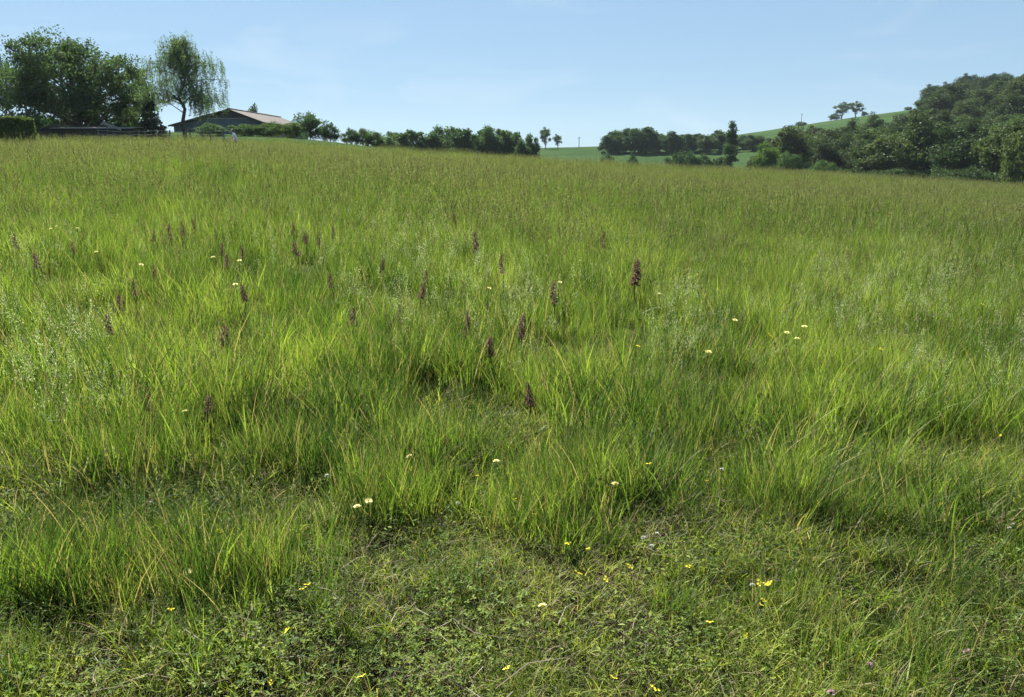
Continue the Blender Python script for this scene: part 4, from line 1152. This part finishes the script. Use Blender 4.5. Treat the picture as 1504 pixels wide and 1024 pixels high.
def flower_parts(kind, seed):
    rng = np.random.default_rng(seed); h = 1.0
    st = MB(); st.tube(wander(rng, (0, 0, -.05), (0, 0, .995), 5, .02), [.0016] * 5, 5, (0, .5, 0))
    hd = MB(); ce = MB()
    if kind == 'cream':
        for ring, (n, R, zz) in enumerate(((17, .020, .004), (13, .0135, .008))):
            for k in range(n):
                a = 6.283 * k / n + ring * .2; d = np.array([math.cos(a), math.sin(a), .22 + .2 * ring]); b = np.array([-math.sin(a), math.cos(a), 0]) * .0030
                p = np.array([0, 0, zz]); hd.add([p, p + d * R * .6 + b, p + d * R * rng.uniform(.9, 1.08), p + d * R * .6 - b], [(0, 1, 2, 3)], np.array([[1, rng.uniform(), 0]] * 4))
        ce.tube([(0, 0, .004), (0, 0, .010), (0, 0, .013)], [.006, .0055, .002], 10, (0, .2, 0)); cm = M_GOLD
        hm = M_CREAM
    elif kind == 'gold':
        for q in range(4):
            off = np.array([*(rng.normal(size=2) * .008), rng.uniform(-.004, .006)]) if q else np.zeros(3)
            for k in range(5):
                a = 6.283 * k / 5 + q; d = np.array([math.cos(a), math.sin(a), .5]); b = np.array([-math.sin(a), math.cos(a), 0]) * .0042
                hd.add([off, off + d * .005 + b, off + d * .009, off + d * .005 - b], [(0, 1, 2, 3)], np.array([[1, rng.uniform(), 0]] * 4))
        ce.tube([(0, 0, -.006), (0, 0, .001)], [.002, .004], 8, (0, .5, 0)); cm = M_STEM; hm = M_GOLD
    else:
        for k in range(60):
            d = unit(rng.normal(size=3)); d[2] = abs(d[2]) * 1.1 - .25; p = d * .006; e = d * .0135; b = unit(np.cross(d, rng.normal(size=3))) * .0017
            hd.add([p, (p + e) / 2 + b, e, (p + e) / 2 - b], [(0, 1, 2, 3)], np.array([[1, rng.uniform(), 0]] * 4))
        ce.tube([(0, 0, -.006), (0, 0, .004)], [.003, .006], 8, (0, .4, 0)); cm = M_STEM; hm = M_PINK if kind == 'pink' else M_WHITE
    return st.mesh('stem', M_STEM), hd.mesh('petals', hm), ce.mesh('centre', cm)
FL = {k: flower_parts(k, 700 + i) for i, k in enumerate(('cream', 'gold', 'pink', 'white'))}
def flower(kind, u, v, hgt, label, group, size=1.0, tilt=.25):
    gx, gy = ground_at(u, v, hgt)
    r = empty({'cream': 'pale_yellow_flower', 'gold': 'yellow_flower', 'pink': 'pink_clover', 'white': 'white_flower'}[kind], (gx, gy, Hs(gx, gy)), random.uniform(0, 6.28))
    st, hd, ce = FL[kind]
    o = bpy.data.objects.new('stem', st); COL.objects.link(o); o.parent = r; o.scale = (1, 1, hgt)
    tx, ty = random.gauss(0, tilt) + .15, random.gauss(0, tilt)
    for nm, me in (('petals', hd), ('centre', ce)):
        o = bpy.data.objects.new(nm, me); COL.objects.link(o); o.parent = r; o.location = (0, 0, hgt); o.scale = (size,) * 3; o.rotation_euler = (tx, ty, 0)
    tag(r, label, 'flower', group)
cream = [(541, 738), (525, 747), (602, 673), (729, 680), (275, 843), (95, 826), (797, 893), (1181, 482), (1155, 491), (968, 434), (75, 338), (83, 334), (114, 337), (142, 372), (313, 380),
         (352, 384), (346, 420), (207, 390), (272, 606), (822, 416), (718, 425), (903, 713), (1170, 500), (1079, 472), (1040, 519)]
for k, (u, v) in enumerate(sorted(cream)):
    near = v > 560
    hgt = .10 if v > 800 else .16 if v > 640 else .30 if near else .48
    idx = len([c for c in cream if c < (u, v) and (c[1] > 560) == near])
    flower('cream', u, v, hgt, 'pale yellow daisy-like flower head, %s from the left among those in the %s' % (ORD[idx], 'short foreground grass' if near else 'taller grass behind'),
           'pale yellow flowers', .95 if near else 1.2)
gold = [(833, 799), (925, 831), (1116, 857), (1124, 861), (1131, 858), (1122, 881), (1118, 891), (890, 853), (848, 843), (1008, 832), (450, 860), (395, 1005), (424, 927), (530, 995), (746, 983),
        (901, 998), (960, 1013), (1096, 936), (1042, 915), (783, 715), (806, 728), (812, 738), (817, 747), (755, 735), (784, 757), (1008, 705), (954, 682), (1037, 708), (1286, 733), (1382, 742),
        (1490, 737), (445, 866), (605, 690), (700, 700), (5, 718), (1270, 638), (325, 780), (252, 895), (300, 757), (935, 509), (1130, 493), (1295, 515), (1443, 449), (862, 807), (1470, 640), (1200, 740)]
gold.sort()
for k, (u, v) in enumerate(gold):
    row = 'near' if v > 820 else 'mid' if v > 700 else 'far'
    idx = len([c for c in gold if c < (u, v) and ('near' if c[1] > 820 else 'mid' if c[1] > 700 else 'far') == row])
    flower('gold', u, v, .09 if v > 700 else .2 if v > 600 else .42, 'small deep yellow flower, %s from the left in the %s' % (ORD[idx], {'near': 'nearest turf', 'mid': 'turf before the taller grass', 'far': 'taller grass'}[row]),
           'small deep yellow flowers', random.uniform(.45, .72) if v > 600 else 1.0, .4)
for k, (u, v) in enumerate([(1277, 978), (1221, 1018), (1420, 958)]):
    flower('pink', u, v, .08, ['upper of two pink clover heads near the bottom edge', 'pink clover head cut close to the bottom edge', 'pinkish clover head farthest right in the near turf'][k], 'pink clover heads', .95)
white = [(655, 30), (945, 790), (957, 803), (965, 786), (1105, 860), (672, 740), (1487, 772), (1483, 776), (1150, 570), (480, 700), (222, 740), (310, 815), (327, 812), (1060, 690)]
for k, (u, v) in enumerate(sorted(white[1:])):
    flower('white', u, v, .09 if v > 700 else .2, 'tiny white flower head, %s from the left among the white ones in the turf' % ORD[k], 'tiny white flowers', .8, .4)

# ------------------------------------------------------------------ haze
def make_haze():
    m = bpy.data.materials.new('summer haze'); m.use_nodes = True; nt = m.node_tree; nt.nodes.clear()
    v = nt.nodes.new('ShaderNodeVolumePrincipled'); out = nt.nodes.new('ShaderNodeOutputMaterial')
    v.inputs['Color'].default_value = (.72, .86, 1.0, 1); v.inputs['Density'].default_value = HAZE; v.inputs['Anisotropy'].default_value = .25
    nt.links.new(v.outputs[0], out.inputs['Volume'])
    mb = MB(); mb.box((0, 0, 32), (5200, 3400, 92))
    o = mb.build('haze', m); tag(o, 'thin bluish summer haze over the valley', kind='stuff')
HAZE = .00006
make_haze()
